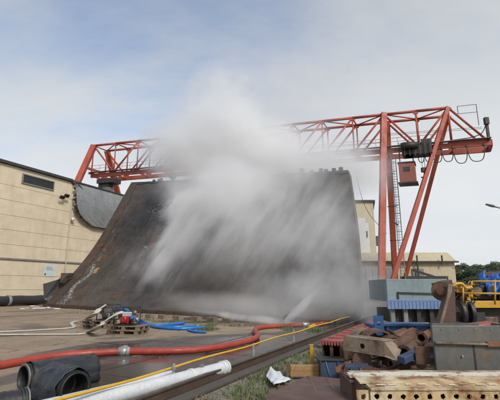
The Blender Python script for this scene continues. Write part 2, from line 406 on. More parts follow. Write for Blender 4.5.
# crane rails: near rail and its partner strip
def rail(b, lab, a0=1, a1=60):
    r = thing('crane_rail', lab, 'rail', fr(a0, b, 0))
    MB().box(fr((a0 + a1) / 2, b, .018), ((a1 - a0) / 2, .075, .018), (D1, N1, UP)).build('rail_foot', 'rustyrail', r)
    MB().box(fr((a0 + a1) / 2, b, .07), ((a1 - a0) / 2, .012, .035), (D1, N1, UP)).build('rail_web', 'rustyrail', r)
    MB().box(fr((a0 + a1) / 2, b, .122), ((a1 - a0) / 2, .037, .02), (D1, N1, UP)).build('rail_head', 'railtop', r, bev=.008)
    return r
rail(RB, 'long rusty crane rail running along the edge of the wet concrete yard')
kerb = struct(MB().prism([fr(-3, RB + .1, -.03), fr(-3, RB + .34, -.03), fr(60, RB + .34, -.03), fr(60, RB + .1, -.03)], (0, 0, .035)).build('rail_kerb', 'grit'))
strip = struct(MB().prism([fr(11, RB + .45, -.03), fr(11, RB + 1.15, -.03), fr(60, RB + 1.3, -.03), fr(60, RB + .45, -.03)], (0, 0, .06)).build('concrete_strip', 'slab'))
# ============================================================ LEFT HALL
BW = -34.89
hall = thing('factory_hall', 'cream clad factory hall with dark roof edge at the left', 'building', fr(22, BW, 0))
def wallbox(a0, a1, z0, z1, d0, d1, name, m, par, bev=0):
    return MB().box(fr((a0 + a1) / 2, BW + (d0 + d1) / 2, (z0 + z1) / 2), ((a1 - a0) / 2, abs(d1 - d0) / 2, (z1 - z0) / 2), (D1, N1, UP)).build(name, m, par, bev)
wallbox(3, 46, 0, 12.3, -12, -.12, 'wall_core', 'cream', hall)
rows = [.0, 1.35, 2.6, 3.98, 5.3, 6.6, 7.9, 9.25]
cols = [3, 15.2, 27.35, 36.4, 45.6]
tops = rows + [10.6, 12.45]
WA0, WA1, WZ0, WZ1 = 21.75, 25.1, 11.05, 12.0
for ci in range(len(cols) - 1):
    for ri in range(len(tops) - 1):
        a0, a1, z0, z1 = cols[ci] + .008, cols[ci + 1] - .008, tops[ri] + .012, tops[ri + 1] - .012
        if cols[ci] >= 27.3 and ri >= 6: continue            # cladding gone / covered by the curved sheet
        wallbox(a0, a1, z0, z1, -.11, rnd(-.004, .004), 'wall_panel', 'cream', hall)
for ci in range(2, 4):
    wallbox(cols[ci] + .015, cols[ci + 1] - .015, 7.92, 8.0, -.11, 0, 'wall_panel', 'cream', hall)
wallbox(3, 27.3, 3.98, 4.12, .006, .12, 'ledge', 'frame_grey', hall)
wallbox(27.3, 45.6, 3.98, 4.12, .006, .12, 'ledge', 'frame_grey', hall)
rf = wallbox(3, 27.0, 12.47, 12.72, -12.1, .28, 'roof_edge', 'roof_trim', hall)
# torn bent end of the trim
MB().prism([fr(27.0, BW + .28, 12.72), fr(27.0, BW + .28, 12.45), fr(27.9, BW + .45, 11.75), fr(28.5, BW + .5, 11.3), fr(28.5, BW + .5, 11.65), fr(27.9, BW + .45, 12.2)], -N1 * .3).build('bent_roof_edge', 'roof_trim', hall)
wf = thing('x', '', '', (0, 0, 0)); bpy.data.objects.remove(wf)
fr_o = MB()
for (a0, a1, z0, z1) in ((WA0, WA1, WZ1 - .1, WZ1), (WA0, WA1, WZ0, WZ0 + .1), (WA0, WA0 + .1, WZ0 + .1, WZ1 - .1), (WA1 - .1, WA1, WZ0 + .1, WZ1 - .1)):
    fr_o.box(fr((a0 + a1) / 2, BW + .04, (z0 + z1) / 2), ((a1 - a0) / 2, .07, (z1 - z0) / 2), (D1, N1, UP))
win = fr_o.build('window', 'frame_grey', hall)
wallbox(WA0 + .1, WA1 - .1, WZ0 + .1, WZ1 - .1, .006, .03, 'pane', 'glass_dark', win)
for k in range(6):
    z = WZ0 + .16 + k * .12; wallbox(WA0 + .1, WA1 - .1, z, z + .02, .032, .06, 'louvre', 'dark', win)
MB().tube([fr(27.33, BW + .1, z) for z in (.1, 4, 8, 12.0)], .06, 8).build('drainpipe', 'cream_dim', hall)
# curved charcoal sheet hanging from the eave behind the trim: bulging quarter barrel
cs = MB(); A0, A1 = 27.35, 46; na = 40; npf = 9
prof = []
for k in range(npf + 1):
    t = k / npf; ang = t * math.pi / 2
    prof.append((1.25 * math.sin(ang * 1.0) ** 1.0 * (1 - t * .75) + .14, 12.4 - 4.3 * t ** 1.1))
rib = []
for i in range(na + 1):
    a = A0 + (A1 - A0) * i / na
    for (dd, z) in prof:
        # the near end is cut on a slant: lower edge starts further along
        aa = a + max(0, (12.4 - z) / 4.3) ** 5 * 2.6 * (1 - i / na)
        rib.append(fr(aa, BW + dd + (.02 if i % 2 else 0), z))
m_ = npf + 1
cs.add(rib, [(i * m_ + k, (i + 1) * m_ + k, (i + 1) * m_ + k + 1, i * m_ + k + 1) for i in range(na) for k in range(npf)])
cso = cs.build('curved_cladding', 'curve_roof', hall); sm = cso.modifiers.new('s', 'SOLIDIFY'); sm.thickness = .06; sm.offset = -1
wallbox(27.0, 45.8, 12.45, 12.6, -12, .3, 'eave_flashing', 'roof_trim', hall)
for k in range(9):
    z = 11.9 - k * .38 + rnd(-.1, .1); a = 27.32 + ((12.4 - z) / 4.3) ** 5 * 2.6; l_ = rnd(.15, .5)
    fw = MB(); fw.prism([fr(a - rnd(.02, .16), BW + rnd(.1, .3), z), fr(a + .12, BW + .45, z - .03), fr(a + .16, BW + .6, z + l_ * .5), fr(a + .06, BW + .6, z + l_), fr(a - rnd(0, .12), BW + .2, z + l_ * .7)], N1 * .03)
    fw.build('torn_flap', random.choice(['white', 'frame_grey', 'dark', 'dark', 'cream_dim']), hall)
# things on the wall
fl = thing('floodlight', 'black twin floodlight high on the cream wall beside the torn roof edge', 'lamp', fr(26.0, BW, 10.5))
MB().bar(fr(26.05, BW, 10.55), fr(26.05, BW + .45, 10.55), .07).build('bracket', 'dark', fl)
for da, dz in ((-.22, -.12), (.28, .14)):
    MB().box(fr(26.05 + da, BW + .5, 10.6 + dz), (.26, .09, .17), (D1, (N1 * .8 - UP * .6), (N1 * .6 + UP * .8))).build('lamp_head', 'black', fl, .02)
sg = thing('wall_sign', 'pale blue notice board fixed low on the cream wall', 'sign', fr(25.65, BW, 3.1))
wallbox(25.0, 26.3, 2.6, 3.7, .01, .05, 'board', 'signblue', sg)
for k in range(3): wallbox(25.25, 26.05 - .1 * k, 3.2 + k * .13, 3.25 + k * .13, .052, .056, 'text_line', 'frame_grey', sg)
MB().tube([fr(25.2, BW + .05, 2.8), fr(25.2, BW + .06, 2.8)], .09, 12).build('round_mark', 'dark', sg)
bl = MB(); bl.tube([fr(27.55, BW, 8.5), fr(27.55, BW + .12, 8.5), fr(27.55, BW + .2, 8.5), fr(27.55, BW + .32, 8.5), fr(27.55, BW + .38, 8.5)], [.08, .08, .2, .18, .05], 14)
tag(bl.build('wall_lamp', 'white'), 'small white round lamp on the cream wall below the curved dark cladding', 'lamp')
# black pipeline along the base
pp = thing('black_pipeline', 'thick black pipe lying along the foot of the cream wall', 'pipe', fr(20, BW + .9, 0))
MB().tube([fr(14 + i * .4, BW + 1.0, .46 + .02 * math.sin(i)) for i in range(30)], .40, 16, rib=.012).build('pipe', 'black', pp)
MB().tube([fr(21.2, BW + 1.0, .46), fr(21.45, BW + 1.0, .46)], .46, 16).build('collar', 'frame_grey', pp)

# ============================================================ HULL
Lp = [at(47, 304.5, 33.4), at(58, 292, 34.0), at(72, 276, 34.9), at(84, 262, 35.7), at(95, 247, 36.6), at(105, 231, 37.6), at(114, 215, 38.8), at(123, 199, 40), at(132, 183, 41.2)]
Rp = [at(336, 321, 17.8), at(353, 315, 19.2), at(360.5, 304, 20.3), at(361.5, 290, 21.2), at(360.3, 270, 22.1), at(358.5, 248, 23), at(356, 222, 24), at(352.5, 196, 25.2), at(349, 171, 26.6)]
Ls = spline(Lp, 4); Rs = spline(Rp, 4); NS = len(Ls); NU = 44
hull = thing('ship_hull_section', 'huge dark rusty steel hull section leaning back behind the spray', 'hull section', Lp[0])
def hp(u, s):                                       # u across 0..1, s along profile 0..NS-1 (float)
    i = min(int(s), NS - 2); t = s - i
    u2 = u
    return (Ls[i].lerp(Ls[i + 1], t)).lerp(Rs[i].lerp(Rs[i + 1], t), u2)
def hnorm(u, s):
    du = hp(min(u + .01, 1), s) - hp(max(u - .01, 0), s); ds = hp(u, min(s + .2, NS - 1)) - hp(u, max(s - .2, 0))
    n = du.cross(ds).normalized()
    return n if n.y < 0 else -n
sk = MB(); vs = []
for i in range(NU + 1):
    for k in range(NS): vs.append(hp(i / NU, k))
sk.add(vs, [(i * NS + k, (i + 1) * NS + k, (i + 1) * NS + k + 1, i * NS + k + 1) for i in range(NU) for k in range(NS - 1)], True)
# back side offset
vs2 = []
for i in range(NU + 1):
    for k in range(NS): vs2.append(hp(i / NU, k) - hnorm(i / NU, k) * .55)
n0 = len(vs)
sk.add(vs2, [(i * NS + k, i * NS + k + 1, (i + 1) * NS + k + 1, (i + 1) * NS + k) for i in range(NU) for k in range(NS - 1)], True)
rim = []
for i in range(NU):
    rim += [(i * NS, n0 + i * NS, n0 + (i + 1) * NS, (i + 1) * NS), (i * NS + NS - 1, (i + 1) * NS + NS - 1, n0 + (i + 1) * NS + NS - 1, n0 + i * NS + NS - 1)]
for k in range(NS - 1):
    rim += [(k, k + 1, n0 + k + 1, n0 + k), (NU * NS + k, n0 + NU * NS + k, n0 + NU * NS + k + 1, NU * NS + k + 1)]
sk.f += rim; sk.sm += [False] * len(rim)
sk.build('hull_shell', 'hull', hull)
def patch(u0, u1, s0, s1, off, th, name, m, nu=3, nsn=3, jag=0):
    P = MB(); top = []; bot = []
    for i in range(nu + 1):
        for k in range(nsn + 1):
            u = u0 + (u1 - u0) * i / nu; s_ = s0 + (s1 - s0) * k / nsn
            if jag:
                u += rnd(-jag, jag) * .012; s_ += rnd(-jag, jag) * .4
            u = min(max(u, 0), 1); s_ = min(max(s_, 0), NS - 1); n_ = hnorm(u, s_); p = hp(u, s_)
            top.append(p + n_ * off); bot.append(p + n_ * (off - th))
    w_ = nsn + 1; m0 = len(top)
    P.add(top + bot, [(i * w_ + k, (i + 1) * w_ + k, (i + 1) * w_ + k + 1, i * w_ + k + 1) for i in range(nu) for k in range(nsn)])
    e = [i * w_ for i in range(nu + 1)] + [nu * w_ + k for k in range(1, w_)] + [i * w_ + nsn for i in range(nu - 1, -1, -1)] + [k for k in range(nsn - 1, 0, -1)]
    P.f += [(e[i], e[(i + 1) % len(e)], m0 + e[(i + 1) % len(e)], m0 + e[i]) for i in range(len(e))]; P.sm += [False] * len(e)
    return P.build(name, m, hull)
# shell plating, each plate its own piece
nc, nr = 9, 6
for r_ in range(nr):
    s0 = (NS - 1) * r_ / nr; s1 = (NS - 1) * (r_ + 1) / nr
    for c_ in range(nc):
        sh = .5 * (r_ % 2) / nc
        u0 = max(0, c_ / nc - sh) + .0005; u1 = min(1, (c_ + 1) / nc - sh) - .0005
        patch(u0, u1, s0 + .012, s1 - .012, .05 + rnd(-.006, .008), .045, 'hull_plate', 'hull', 4, 5)
    if r_ % 2: patch(1 - .5 / nc + .0005, .9985, s0 + .012, s1 - .012, .05, .045, 'hull_plate', 'hull', 2, 5)
# rusty edge bands down the left end, and a stiffener line inside them
for k in range(10):
    s0 = (NS - 1) * k / 10; s1 = (NS - 1) * (k + 1) / 10 - .05
    patch(.0, .045 + .004 * (k % 3), s0, s1 + .04, .12, .11, 'edge_band', 'hullrust', 2, 3, .06)
for k in range(9):
    s0 = 1 + (NS - 3) * k / 9; patch(.075 + rnd(-.01, .012), .095 + rnd(-.01, .03), s0, s0 + rnd(1.2, 2.6), .062, .01, 'rust_scale_strip', 'hullrust', 3, 5, .5)
for (u, s_, du, ds, m) in ((.075, 12.5, .012, 1.3, 'rustpatch'), (.10, 9.2, .016, 1.6, 'woodlight'), (.065, 15, .010, 1.0, 'rustpatch'), (.05, 19.5, .012, 1.0, 'rustpatch'), (.12, 17, .02, 1.4, 'hullrust')):
    patch(u, u + du, s_, s_ + ds, .13 if u < .05 else .07, .012, 'rust_patch', m, 4, 5, .35)
for k in range(12): patch(u := rnd(.10, .8), u + rnd(.008, .03), s_ := rnd(2, 24), s_ + rnd(.05, .3), .068, .012, 'flaked_patch', random.choice(['hullrust', 'hullrust', 'frame_grey']), 2, 2, .8)
# crooked top edge pieces
for k in range(22):
    u = k / 22; patch(u, u + .043, NS - 1.5 + rnd(-.1, .1), NS - 1, .09 + rnd(0, .02), .06, 'rim_plate', 'hulldark', 2, 2, .06)
# curled left foot of the hull
MB().prism([at(44, 299, 33.3), at(43, 284, 33.6), at(58, 279.5, 33.9), at(66, 273, 34.4), at(73, 273, 34.8), at(66, 290, 34.4), at(56, 305, 33.6)], Vector((.55, .45, 0))).build('curled_foot_plate', 'hulldark', hull)
MB().prism([at(60, 283, 33.5), at(61, 273, 33.6), at(70, 273, 33.7), at(68, 276, 33.7), at(64, 278, 33.6)], Vector((.3, .3, 0))).build('bracket', 'hullrust', hull)
# lip along the bottom, rusty, in short lengths
for k in range(18):
    u = k / 18; p = hp(u, 0); q = hp(u + 1 / 18 - .003, 0)
    MB().bar(p + Vector((-.12, -.12, -.04)), q + Vector((-.12, -.12, -.04 + rnd(-.03, .03))), .3, .22 + rnd(-.04, .04)).build('bottom_lip', 'hullrust', hull)
# vents and lugs along the top
for (px, py, w_, h_) in ((172.5, 186, 7.5, 5), (195.5, 185, 6.5, 4.5), (302, 178.5, 6, 5)):
    u = (px - 132) / (348 - 132); u = u * 26.4 / (41.2 + (26.4 - 41.2) * (1 - u)) if False else u
    # find u whose top edge projects to px
    lo, hi = 0, 1
    for _ in range(30):
        mid = (lo + hi) / 2; P_ = hp(mid, NS - 1); zc = P_.y * math.cos(PITCH) + (P_.z - 1.6) * math.sin(PITCH)
        if 250 + F * P_.x / zc < px: lo = mid
        else: hi = mid
    P_ = hp(lo, NS - 1); sc = P_.length / F
    v = MB(); hh = h_ * sc; ww = w_ * sc / 2
    v.tube([P_ - UP * .3, P_ + UP * hh * .45, P_ + UP * hh * .5, P_ + UP * hh * .75, P_ + UP * hh * .97, P_ + UP * hh], [ww * .45, ww * .4, ww * .9, ww, ww * .8, ww * .4], 14)
    v.build('mushroom_vent', 'hulldark', hull)
for px, h_ in ((154, .5), (159, .6), (161.5, .75), (285, .5), (312, .45), (321, .7), (326, .5), (334, .6), (341, .7)):
    lo, hi = 0, 1
    for _ in range(30):
        mid = (lo + hi) / 2; P_ = hp(mid, NS - 1); zc = P_.y * math.cos(PITCH) + (P_.z - 1.6) * math.sin(PITCH)
        if 250 + F * P_.x / zc < px: lo = mid
        else: hi = mid
    P_ = hp(lo, NS - 1); MB().box(P_ + UP * h_ * .1, (.13, .1, h_ / 3)).build('lug', 'hulldark', hull)
# timber blocks under the lip
for i, px in enumerate((138, 150, 163, 178, 196, 212, 228)):
    p = ground(px, 317.5 + (px - 138) * .055); u = (px - 50) / 276
    tag(MB().box(p + UP * .1, (.28, .14, .1), (Vector((.69, -.72, 0)), Vector((.72, .69, 0)), UP)).build('support_block', 'wood'), ['first', 'second', 'third', 'fourth', 'fifth', 'sixth', 'seventh'][i] + ' timber block from the pumps under the bottom lip of the hull', 'block', 'timber blocks propping the hull section')

# ============================================================ GANTRY CRANE
GD = Vector((-.965, .262, 0)); T0 = Vector((25.8, 47, 0)); RD = D1 * 2.8; ZT, ZB = 24.4, 19.2
crane = thing('gantry_crane', 'tall red lattice gantry crane spanning behind the hull section', 'crane', Vector((16.5, 47, 0)))
PL = 3.97; NP = 13
def tn(i, rear=0, z=ZT): 
    p = T0 + GD * (PL * i if i <= 2 else PL * 2 + 4.14 * (i - 2)) + RD * rear; return Vector((p.x, p.y, z))
X_END = -4.4
for rear in (0, 1):
    for i in range(NP):
        MB().tube([tn(i, rear), tn(i + 1, rear)], .2, 8).build('top_chord', 'red', crane)
        MB().bar(tn(i, rear, ZB), tn(i + 1, rear, ZB), .34, .62).build('bottom_chord', 'red', crane)
    p0 = T0 + GD * X_END + RD * rear; MB().bar(Vector((p0.x, p0.y, ZB)), tn(0, rear, ZB), .34, .78).build('bottom_chord', 'red', crane)
    for i in range(0, NP + 1):
        if not (i == 2): MB().tube([tn(i, rear), tn(i, rear, ZB + .3)], .11, 8).build('post', 'red', crane)
    for i in range(NP):
        if i < 2: a_, b_ = (i, i + 1) if i == 0 else (i + 1, i)
        elif i >= NP - 2: a_, b_ = (i, i + 1) if i % 2 else (i + 1, i)
        else: a_, b_ = i, i + 1
        MB().tube([tn(a_, rear), tn(b_, rear, ZB + .3)], .14, 8).build('diagonal_brace', 'red', crane)
    # nose struts to the cantilever tip
    q = T0 + GD * (X_END + .5) + RD * rear; MB().tube([tn(0, rear), Vector((q.x, q.y, ZB + .4))], .15, 8).build('nose_strut', 'red', crane)
for i in range(NP + 1):
    MB().tube([tn(i, 0), tn(i, 1)], .1, 6).build('cross_tie', 'red', crane)
    MB().bar(tn(i, 0, ZB), tn(i, 1, ZB), .2).build('cross_tie', 'red', crane)
    if i < NP: 
        MB().tube([tn(i, i % 2), tn(i + 1, (i + 1) % 2)], .09, 6).build('lateral_brace', 'red', crane)
pe = [T0 + GD * X_END + RD * r_ + UP * ZB for r_ in (0, 1)]; MB().bar(pe[0], pe[1], .3, .8).build('cross_tie', 'red', crane)
for rear in (0, 1):
    for i in range(NP + 1):
        for z, sz in ((ZT - .2, .34), (ZB + .42, .40)):
            c_ = tn(i, rear, z) - RD.normalized() * .13
            gp = MB().prism([c_ + GD * sz * 1.2 + UP * .12, c_ + GD * sz * .6 - UP * sz * .6, c_ - GD * sz * .6 - UP * sz * .6, c_ - GD * sz * 1.2 + UP * .12], RD.normalized() * .26) if z > ZB + 2 else MB().prism([c_ + GD * sz * 1.3 - UP * .1, c_ + GD * sz * .6 + UP * sz * .7, c_ - GD * sz * .6 + UP * sz * .7, c_ - GD * sz * 1.3 - UP * .1], RD.normalized() * .26)
            gp.build('gusset_plate', 'red', crane)
# legs
def legbar(p, q, w, name='leg'): return MB().bar(p, q, w, w * 1.15, up=Vector((1, 0, 0))).build(name, 'red', crane, .03)
footF = Vector((18.14, 49, 1.3)) - D1 * 3.0 + GD * 1.5; footR = Vector((18.14, 49, 1.3)) + RD + D1 * 8.0 + GD * 1.55
topA = tn(2, 0); topA2 = tn(2, 1)
legbar(topA + UP * .2, footF, .66); legbar(topA2, footR, .6)
legbar(tn(0, 0) + UP * .1, footF - GD * .9, .44); legbar(tn(0, 1), footR - GD * .9, .42)
MB().bar(footF, footR, .5, .6).build('sill_beam', 'red', crane)
for f in (footF, footR):
    b_ = MB().bar(f - D1 * 1.6 - UP * .55 - GD * .3, f + D1 * 1.6 - UP * .55 - GD * .3, .6, .6).build('bogie', 'dark', crane)
    for k in (-1, 1):
        c_ = f + D1 * 1.0 * k - UP * 1.0 - GD * .3
        MB().tube([c_ - N1 * .1, c_ + N1 * .1], .3, 16).build('wheel', 'dark', b_)
# left support
for sgn, rear, s_ in ((-1, 0, 8.6), (1, 1, 11)):
    tp = tn(NP, rear); ft = tp + D1 * sgn * s_; ft.z = .6; legbar(tp, ft, .72)
MB().bar(tn(NP, 0) - D1 * 1.4 - UP * 4.1, tn(NP, 1) + D1 * 1.8 - UP * 4.1, .3, .35).build('leg_tie', 'red', crane)
lt = tn(NP, 0, ZB - .1) 
# walkway with handrail along the front of the bottom chord, rails bearing festoon cables
wl = MB().bar(tn(0, 0, ZB + .42) + GD * X_END - D1 * .45, tn(NP, 0, ZB + .42) - D1 * .45, .6, .06).build('walkway', 'grate', crane)
hr = MB()
for h_ in (.55, 1.05): hr.bar(tn(0, 0, ZB + .42 + h_) + GD * 1 - D1 * .7, tn(NP, 0, ZB + .42 + h_) - D1 * .7, .045)
for k in range(38): 
    p = tn(0, 0, ZB + .42) + GD * (1 + k * 1.36) - D1 * .7; hr.bar(p, p + UP * 1.05, .04)
hr.build('handrail', 'red', crane)
# platform with rail on the nose
q0 = T0 - GD * .8 + UP * (ZT - .35); pf = MB()
for (a_, z0, z1) in ((0.0, 0, 1.3), (1.6, -1.9, .5), (3.0, -3.3, -1.2)):
    pass
pf.bar(tn(0, 0, ZT + .05) - GD * 1.1, tn(0, 0, ZT + .05) - GD * 3.3, .05); pf.bar(tn(0, 0, ZT - 1.0) - GD * .9, tn(0, 0, ZT - 1.0) - GD * 3.3, .05)
for k in (1.1, 3.3): pf.bar(tn(0, 0, ZT + .05) - GD * k, tn(0, 0, ZT - (1.0 if k < 2 else 2.8)) - GD * k, .06)
pf.build('nose_platform_rail', 'dark', crane)
for z in (ZB + 2.1, ZB + 1.9): MB().tube([tn(2, 0, z + .3) , tn(0, 0, z) - GD * 3.6], .025, 5).build('guy_wire', 'dark', crane)
MB().tube([tn(2, 0, ZB + 1.3), tn(6, 0, ZB + 1.5)], .03, 5).build('guy_wire', 'dark', crane)
# end bracket
e0 = T0 + GD * (X_END + .25) - D1 * .3
MB().bar(e0 + UP * (ZB + .2), e0 + UP * (ZB + 2.9), .22, .3).build('end_bracket', 'dark', crane)
MB().box(e0 + UP * (ZB + 2.7) - D1 * .1, (.25, .2, .45)).build('end_box', 'dark', crane)
MB().tube(spline([e0 + UP * (ZB + 2.5), e0 + GD * .7 + UP * (ZB + 1.2), e0 + GD * 2 + UP * (ZB + .75), e0 + GD * 4 + UP * (ZB + .6)], 6), .06, 6).build('cable', 'black', crane)
# festoon loops with trolleys
def festoon(t0, t1, dip, r=.055):
    pts = []
    for k in range(15):
        t = k / 14; xx = t0 + (t1 - t0) * (t - .11 * math.sin(2 * math.pi * t)); zz_ = ZB - .45 - dip * (1 - abs(2 * t - 1) ** 2.4)
        p = T0 + GD * xx - D1 * .35; pts.append(Vector((p.x, p.y, zz_)))
    f_ = MB().tube(pts, r, 6).build('festoon_cable', 'black', crane)
    p = T0 + GD * t0 - D1 * .35; MB().box(Vector((p.x, p.y, ZB - .38)), (.12, .1, .14)).build('festoon_trolley', 'dark', f_)
xs_ = [-3.9, -1.9, -.15, 1.35, 2.65, 3.7, 4.6]; dp = [2.0, 2.1, 1.75, 1.75, 1.6, 1.6]
xs_ = [-3.55, -1.6, .0, 1.3, 2.45, 3.4, 4.2]
for k in range(6): festoon(xs_[k], xs_[k + 1], dp[k])
# trolley machinery under and beside the girder near the right leg
tr = T0 + GD * 5.2 - D1 * .6
def tbox(t, z, d, h, n, m='dark', b=.03):
    p = T0 + GD * t - D1 * d; return MB().box(Vector((p.x, p.y, z)), h, (GD, D1, UP)).build(n, m, crane, b)
tbox(4.35, ZB - .7, .9, (1.6, .9, .6), 'trolley_frame'); tbox(5.2, ZB - .45, .9, (.55, .9, .85), 'winch_drum_housing'); tbox(3.0, ZB - .3, 1.0, (.6, .8, .9), 'motor_box')
for k in range(7):
    p = T0 + GD * (2.6 + k * .6) - D1 * 2.0; MB().bar(Vector((p.x, p.y, ZB - 1.55)), Vector((p.x, p.y, ZB + .3)), .08).build('trolley_strut', 'dark', crane)
MB().tube([tr + UP * (ZB - .2) - D1 * 1.5 - GD * 1.2, tr + UP * (ZB - .2) - D1 * 1.5 + GD * .8], .4, 14).build('winch_drum', 'dark', crane)
hk = T0 + GD * 3.6 - D1 * .9
for k in (-.15, .15): MB().tube([hk + GD * k + UP * (ZB - 1), hk + GD * k + UP * (ZB - 3)], .03, 5).build('hoist_rope', 'dark', crane)
hb = MB().box(hk + UP * (ZB - 3.2), (.32, .2, .3)).build('hook_block', 'dark', crane, .05)
MB().tube(spline([hk + UP * (ZB - 3.5), hk + UP * (ZB - 3.9), hk + UP * (ZB - 4.2) + GD * .15, hk + UP * (ZB - 4.1) + GD * .4], 5), .09, 7).build('hook', 'dark', hb)
# cab
cb_ = T0 + GD * 5.55 - D1 * .9 ; cz = ZB - 3.6
cab = MB().box(cb_ + UP * cz, (.95, .9, 1.25), (GD, D1, UP)).build('cab', 'redcab', crane, .05)
MB().box(cb_ + UP * (cz + 1.32), (1.05, 1.0, .06), (GD, D1, UP)).build('cab_roof', 'dark', cab)
MB().box(cb_ + UP * (cz + .45) - D1 * .93, (.38, .03, .28), (GD, D1, UP)).build('window', 'glass_dark', cab)
MB().box(cb_ + UP * (cz - 1.3), (1.15, 1.0, .07), (GD, D1, UP)).build('cab_floor', 'dark', cab)
MB().bar(cb_ + UP * (cz + 1.3) + GD * .8, cb_ + UP * (ZB) + GD * .8, .1).build('cab_hanger', 'dark', cab)
MB().bar(cb_ + UP * (cz + 1.3) - GD * .8, cb_ + UP * (ZB) - GD * .8, .1).build('cab_hanger', 'dark', cab)
# ladder
la = at(398.5, 288, 50); la = Vector((19.45, 50.4, 2.0)); ld = MB()
for k in (-.27, .27): ld.bar(la + GD * k, la + GD * k + UP * 17.2, .07)
for k in range(48): ld.bar(la + UP * (.2 + k * .355) + GD * .27, la + UP * (.2 + k * .355) - GD * .27, .045)
for k in range(14):
    z = UP * (2 + k * 1.15); pts = [la + z + GD * .35 * math.cos(a_) - D1 * (.35 + .4 * math.sin(a_)) for a_ in [math.pi * q / 6 for q in range(7)]]
    ld.tube(pts, .035, 5)
for a_ in (-.3, 0, .3): ld.bar(la + UP * 2 + GD * a_ - D1 * .72, la + UP * 17 + GD * a_ - D1 * .72, .04)
ld.build('ladder', 'grate', crane)
for z in (5.5, 10, 14.5): MB().bar(la + UP * z, la + UP * z + GD * 1.3, .08).build('ladder_bracket', 'dark', crane)
MB().bar(Vector((17.5, 47.5, 9.5)), Vector((19.3, 50.4, 9.5)), .12).build('ladder_bracket', 'dark', crane)
# hanging lattice under the girder and loose rope
hl = tn(4, 0, ZB) + GD * .0; lt_ = MB()
for k in (0, 1.0, 2.0): lt_.bar(hl - GD * k - UP * .3, hl - GD * k - UP * 2.3, .12)
for k in range(4): lt_.bar(hl - GD * (k * .5) - UP * .4, hl - GD * (k * .5 + .5) - UP * 2.2, .09)
lt_.bar(hl - UP * 2.3 + GD * .2, hl - UP * 2.3 - GD * 2.2, .16)
lt_.build('hanging_frame', 'grate', crane)
MB().tube(spline([tn(3, 0, ZB - .3), tn(3, 0, ZB - 4) - GD * .2, tn(3, 0, ZB - 8) - GD * 1.2, tn(2, 0, ZB - 11) + GD * .8], 6), .035, 5).build('loose_rope', 'dark', crane)
# second hoist near the left end
h2 = tn(NP - 1, 0, ZB - .5) - D1 * .6 + GD * .2
tb = MB(); tb.box(h2 - UP * .9, (1.5, .8, .35), (GD, D1, UP)); tb.bar(h2 + GD * 1.3, h2 + GD * 1.3 - UP * 1, .15); tb.bar(h2 - GD * 1.3, h2 - GD * 1.3 - UP * 1, .15); tb.box(h2 - UP * 1.6 + GD * .5, (.9, .5, .3), (GD, D1, UP)); tb.build('far_trolley', 'dark', crane)
MB().box(h2 - UP * 4.2, (.6, .5, 2.3), (GD, D1, UP)).build('far_hoist_column', 'grate', crane)

# ============================================================ FAR BUILDINGS
def houseblock(name, lab, pts, zt, m):
    pass
b1_ = thing('yellow_house', 'tall pale yellow building half hidden behind the crane leg', 'building', at(368, 290, 78))
def pbox(x0, x1, y0, y1, Y, depth, name, m, par, bev=0, zb=None):
    p0 = at(x0, y0, Y); p1 = at(x1, y0, Y); zt = p0.z; z0 = at(x0, y1, Y).z if zb is None else zb
    return MB().box(((p0.x + p1.x) / 2, Y + depth / 2, (zt + z0) / 2), ((p1.x - p0.x) / 2, depth / 2, (zt - z0) / 2)).build(name, m, par, bev)
pA = at(340, 202, 78); pB = at(373, 202, 78); pC = at(381, 212, 80); zr = pA.z
MB().prism([Vector((pA.x, 78, 0)), Vector((pB.x, 78, 0)), Vector((pC.x + 1, 90, 0)), Vector((pA.x, 92, 0))], UP * (zr - .0)).build('wall', 'cream_dim', b1_)
MB().prism([Vector((pA.x - .3, 77.6, zr + .01)), Vector((pB.x + .3, 77.6, zr + .01)), Vector((pC.x + 1.6, 90, zr + .01)), Vector((pA.x, 92, zr + .01))], UP * .35).build('roof_edge', 'dark', b1_)
for k in range(3): pbox(376, 379, 236 + k * 18, 246 + k * 18, 77.9, .3, 'window', 'glass_dark', b1_)
w_ = thing('white_stair_tower', 'stepped white stair tower beside the hull top in front of the pale yellow building', 'building', at(362, 290, 66))
pbox(350, 365, 218, 300, 66, 5, 'wall', 'white', w_, zb=0); pbox(365.3, 368.5, 223, 300, 66.3, 5, 'side_wall', 'white', w_, zb=0)
pbox(365.8, 367.6, 231, 237, 66.1, .2, 'window', 'glass_dark', w_)
b2_ = thing('long_shed', 'long low beige shed with a gutter pipe at the right', 'building', at(410, 290, 62))
X0, X1 = at(358, 251, 62).x, at(453, 251, 62).x; zt = at(400, 262, 62).z; zr = at(400, 252.5, 64.5).z
MB().box(((X0 + X1) / 2, 68, zt / 2), ((X1 - X0) / 2, 6, zt / 2)).build('wall', 'cream_dim', b2_)
MB().prism([Vector((X0 - .2, 61.6, zt + .02)), Vector((X0 - .2, 64.5, zr)), Vector((X0 - .2, 74.5, zt + .02))], Vector((X1 - X0 + .5, 0, 0))).build('roof', 'cream_dim', b2_)
MB().bar((X0, 61.5, zt), (X1 + .4, 61.5, zt), .22, .25).build('gutter', 'dark', b2_)
for px in (417, 442): p = at(px, 262, 61.5); MB().bar((p.x, 61.4, zt + 1.0), (p.x, 61.4, 3.2 if px == 417 else 5), .18).build('downpipe', 'dark', b2_)
MB().box((at(418, 270, 61.8).x, 61.9, 2.2), (.9, .1, 2.2)).build('door', 'frame_grey', b2_)
for k in range(2): pbox(424 + k * 12, 432 + k * 12, 276, 284, 61.9, .2, 'window', 'glass_dark', b2_)
MB().box(at(424, 280, 58.5), (3.2, .8, .55)).bar(at(413, 270, 58.5), at(447, 281, 58.5), .3).build('dark_canopy', 'dark', b2_)
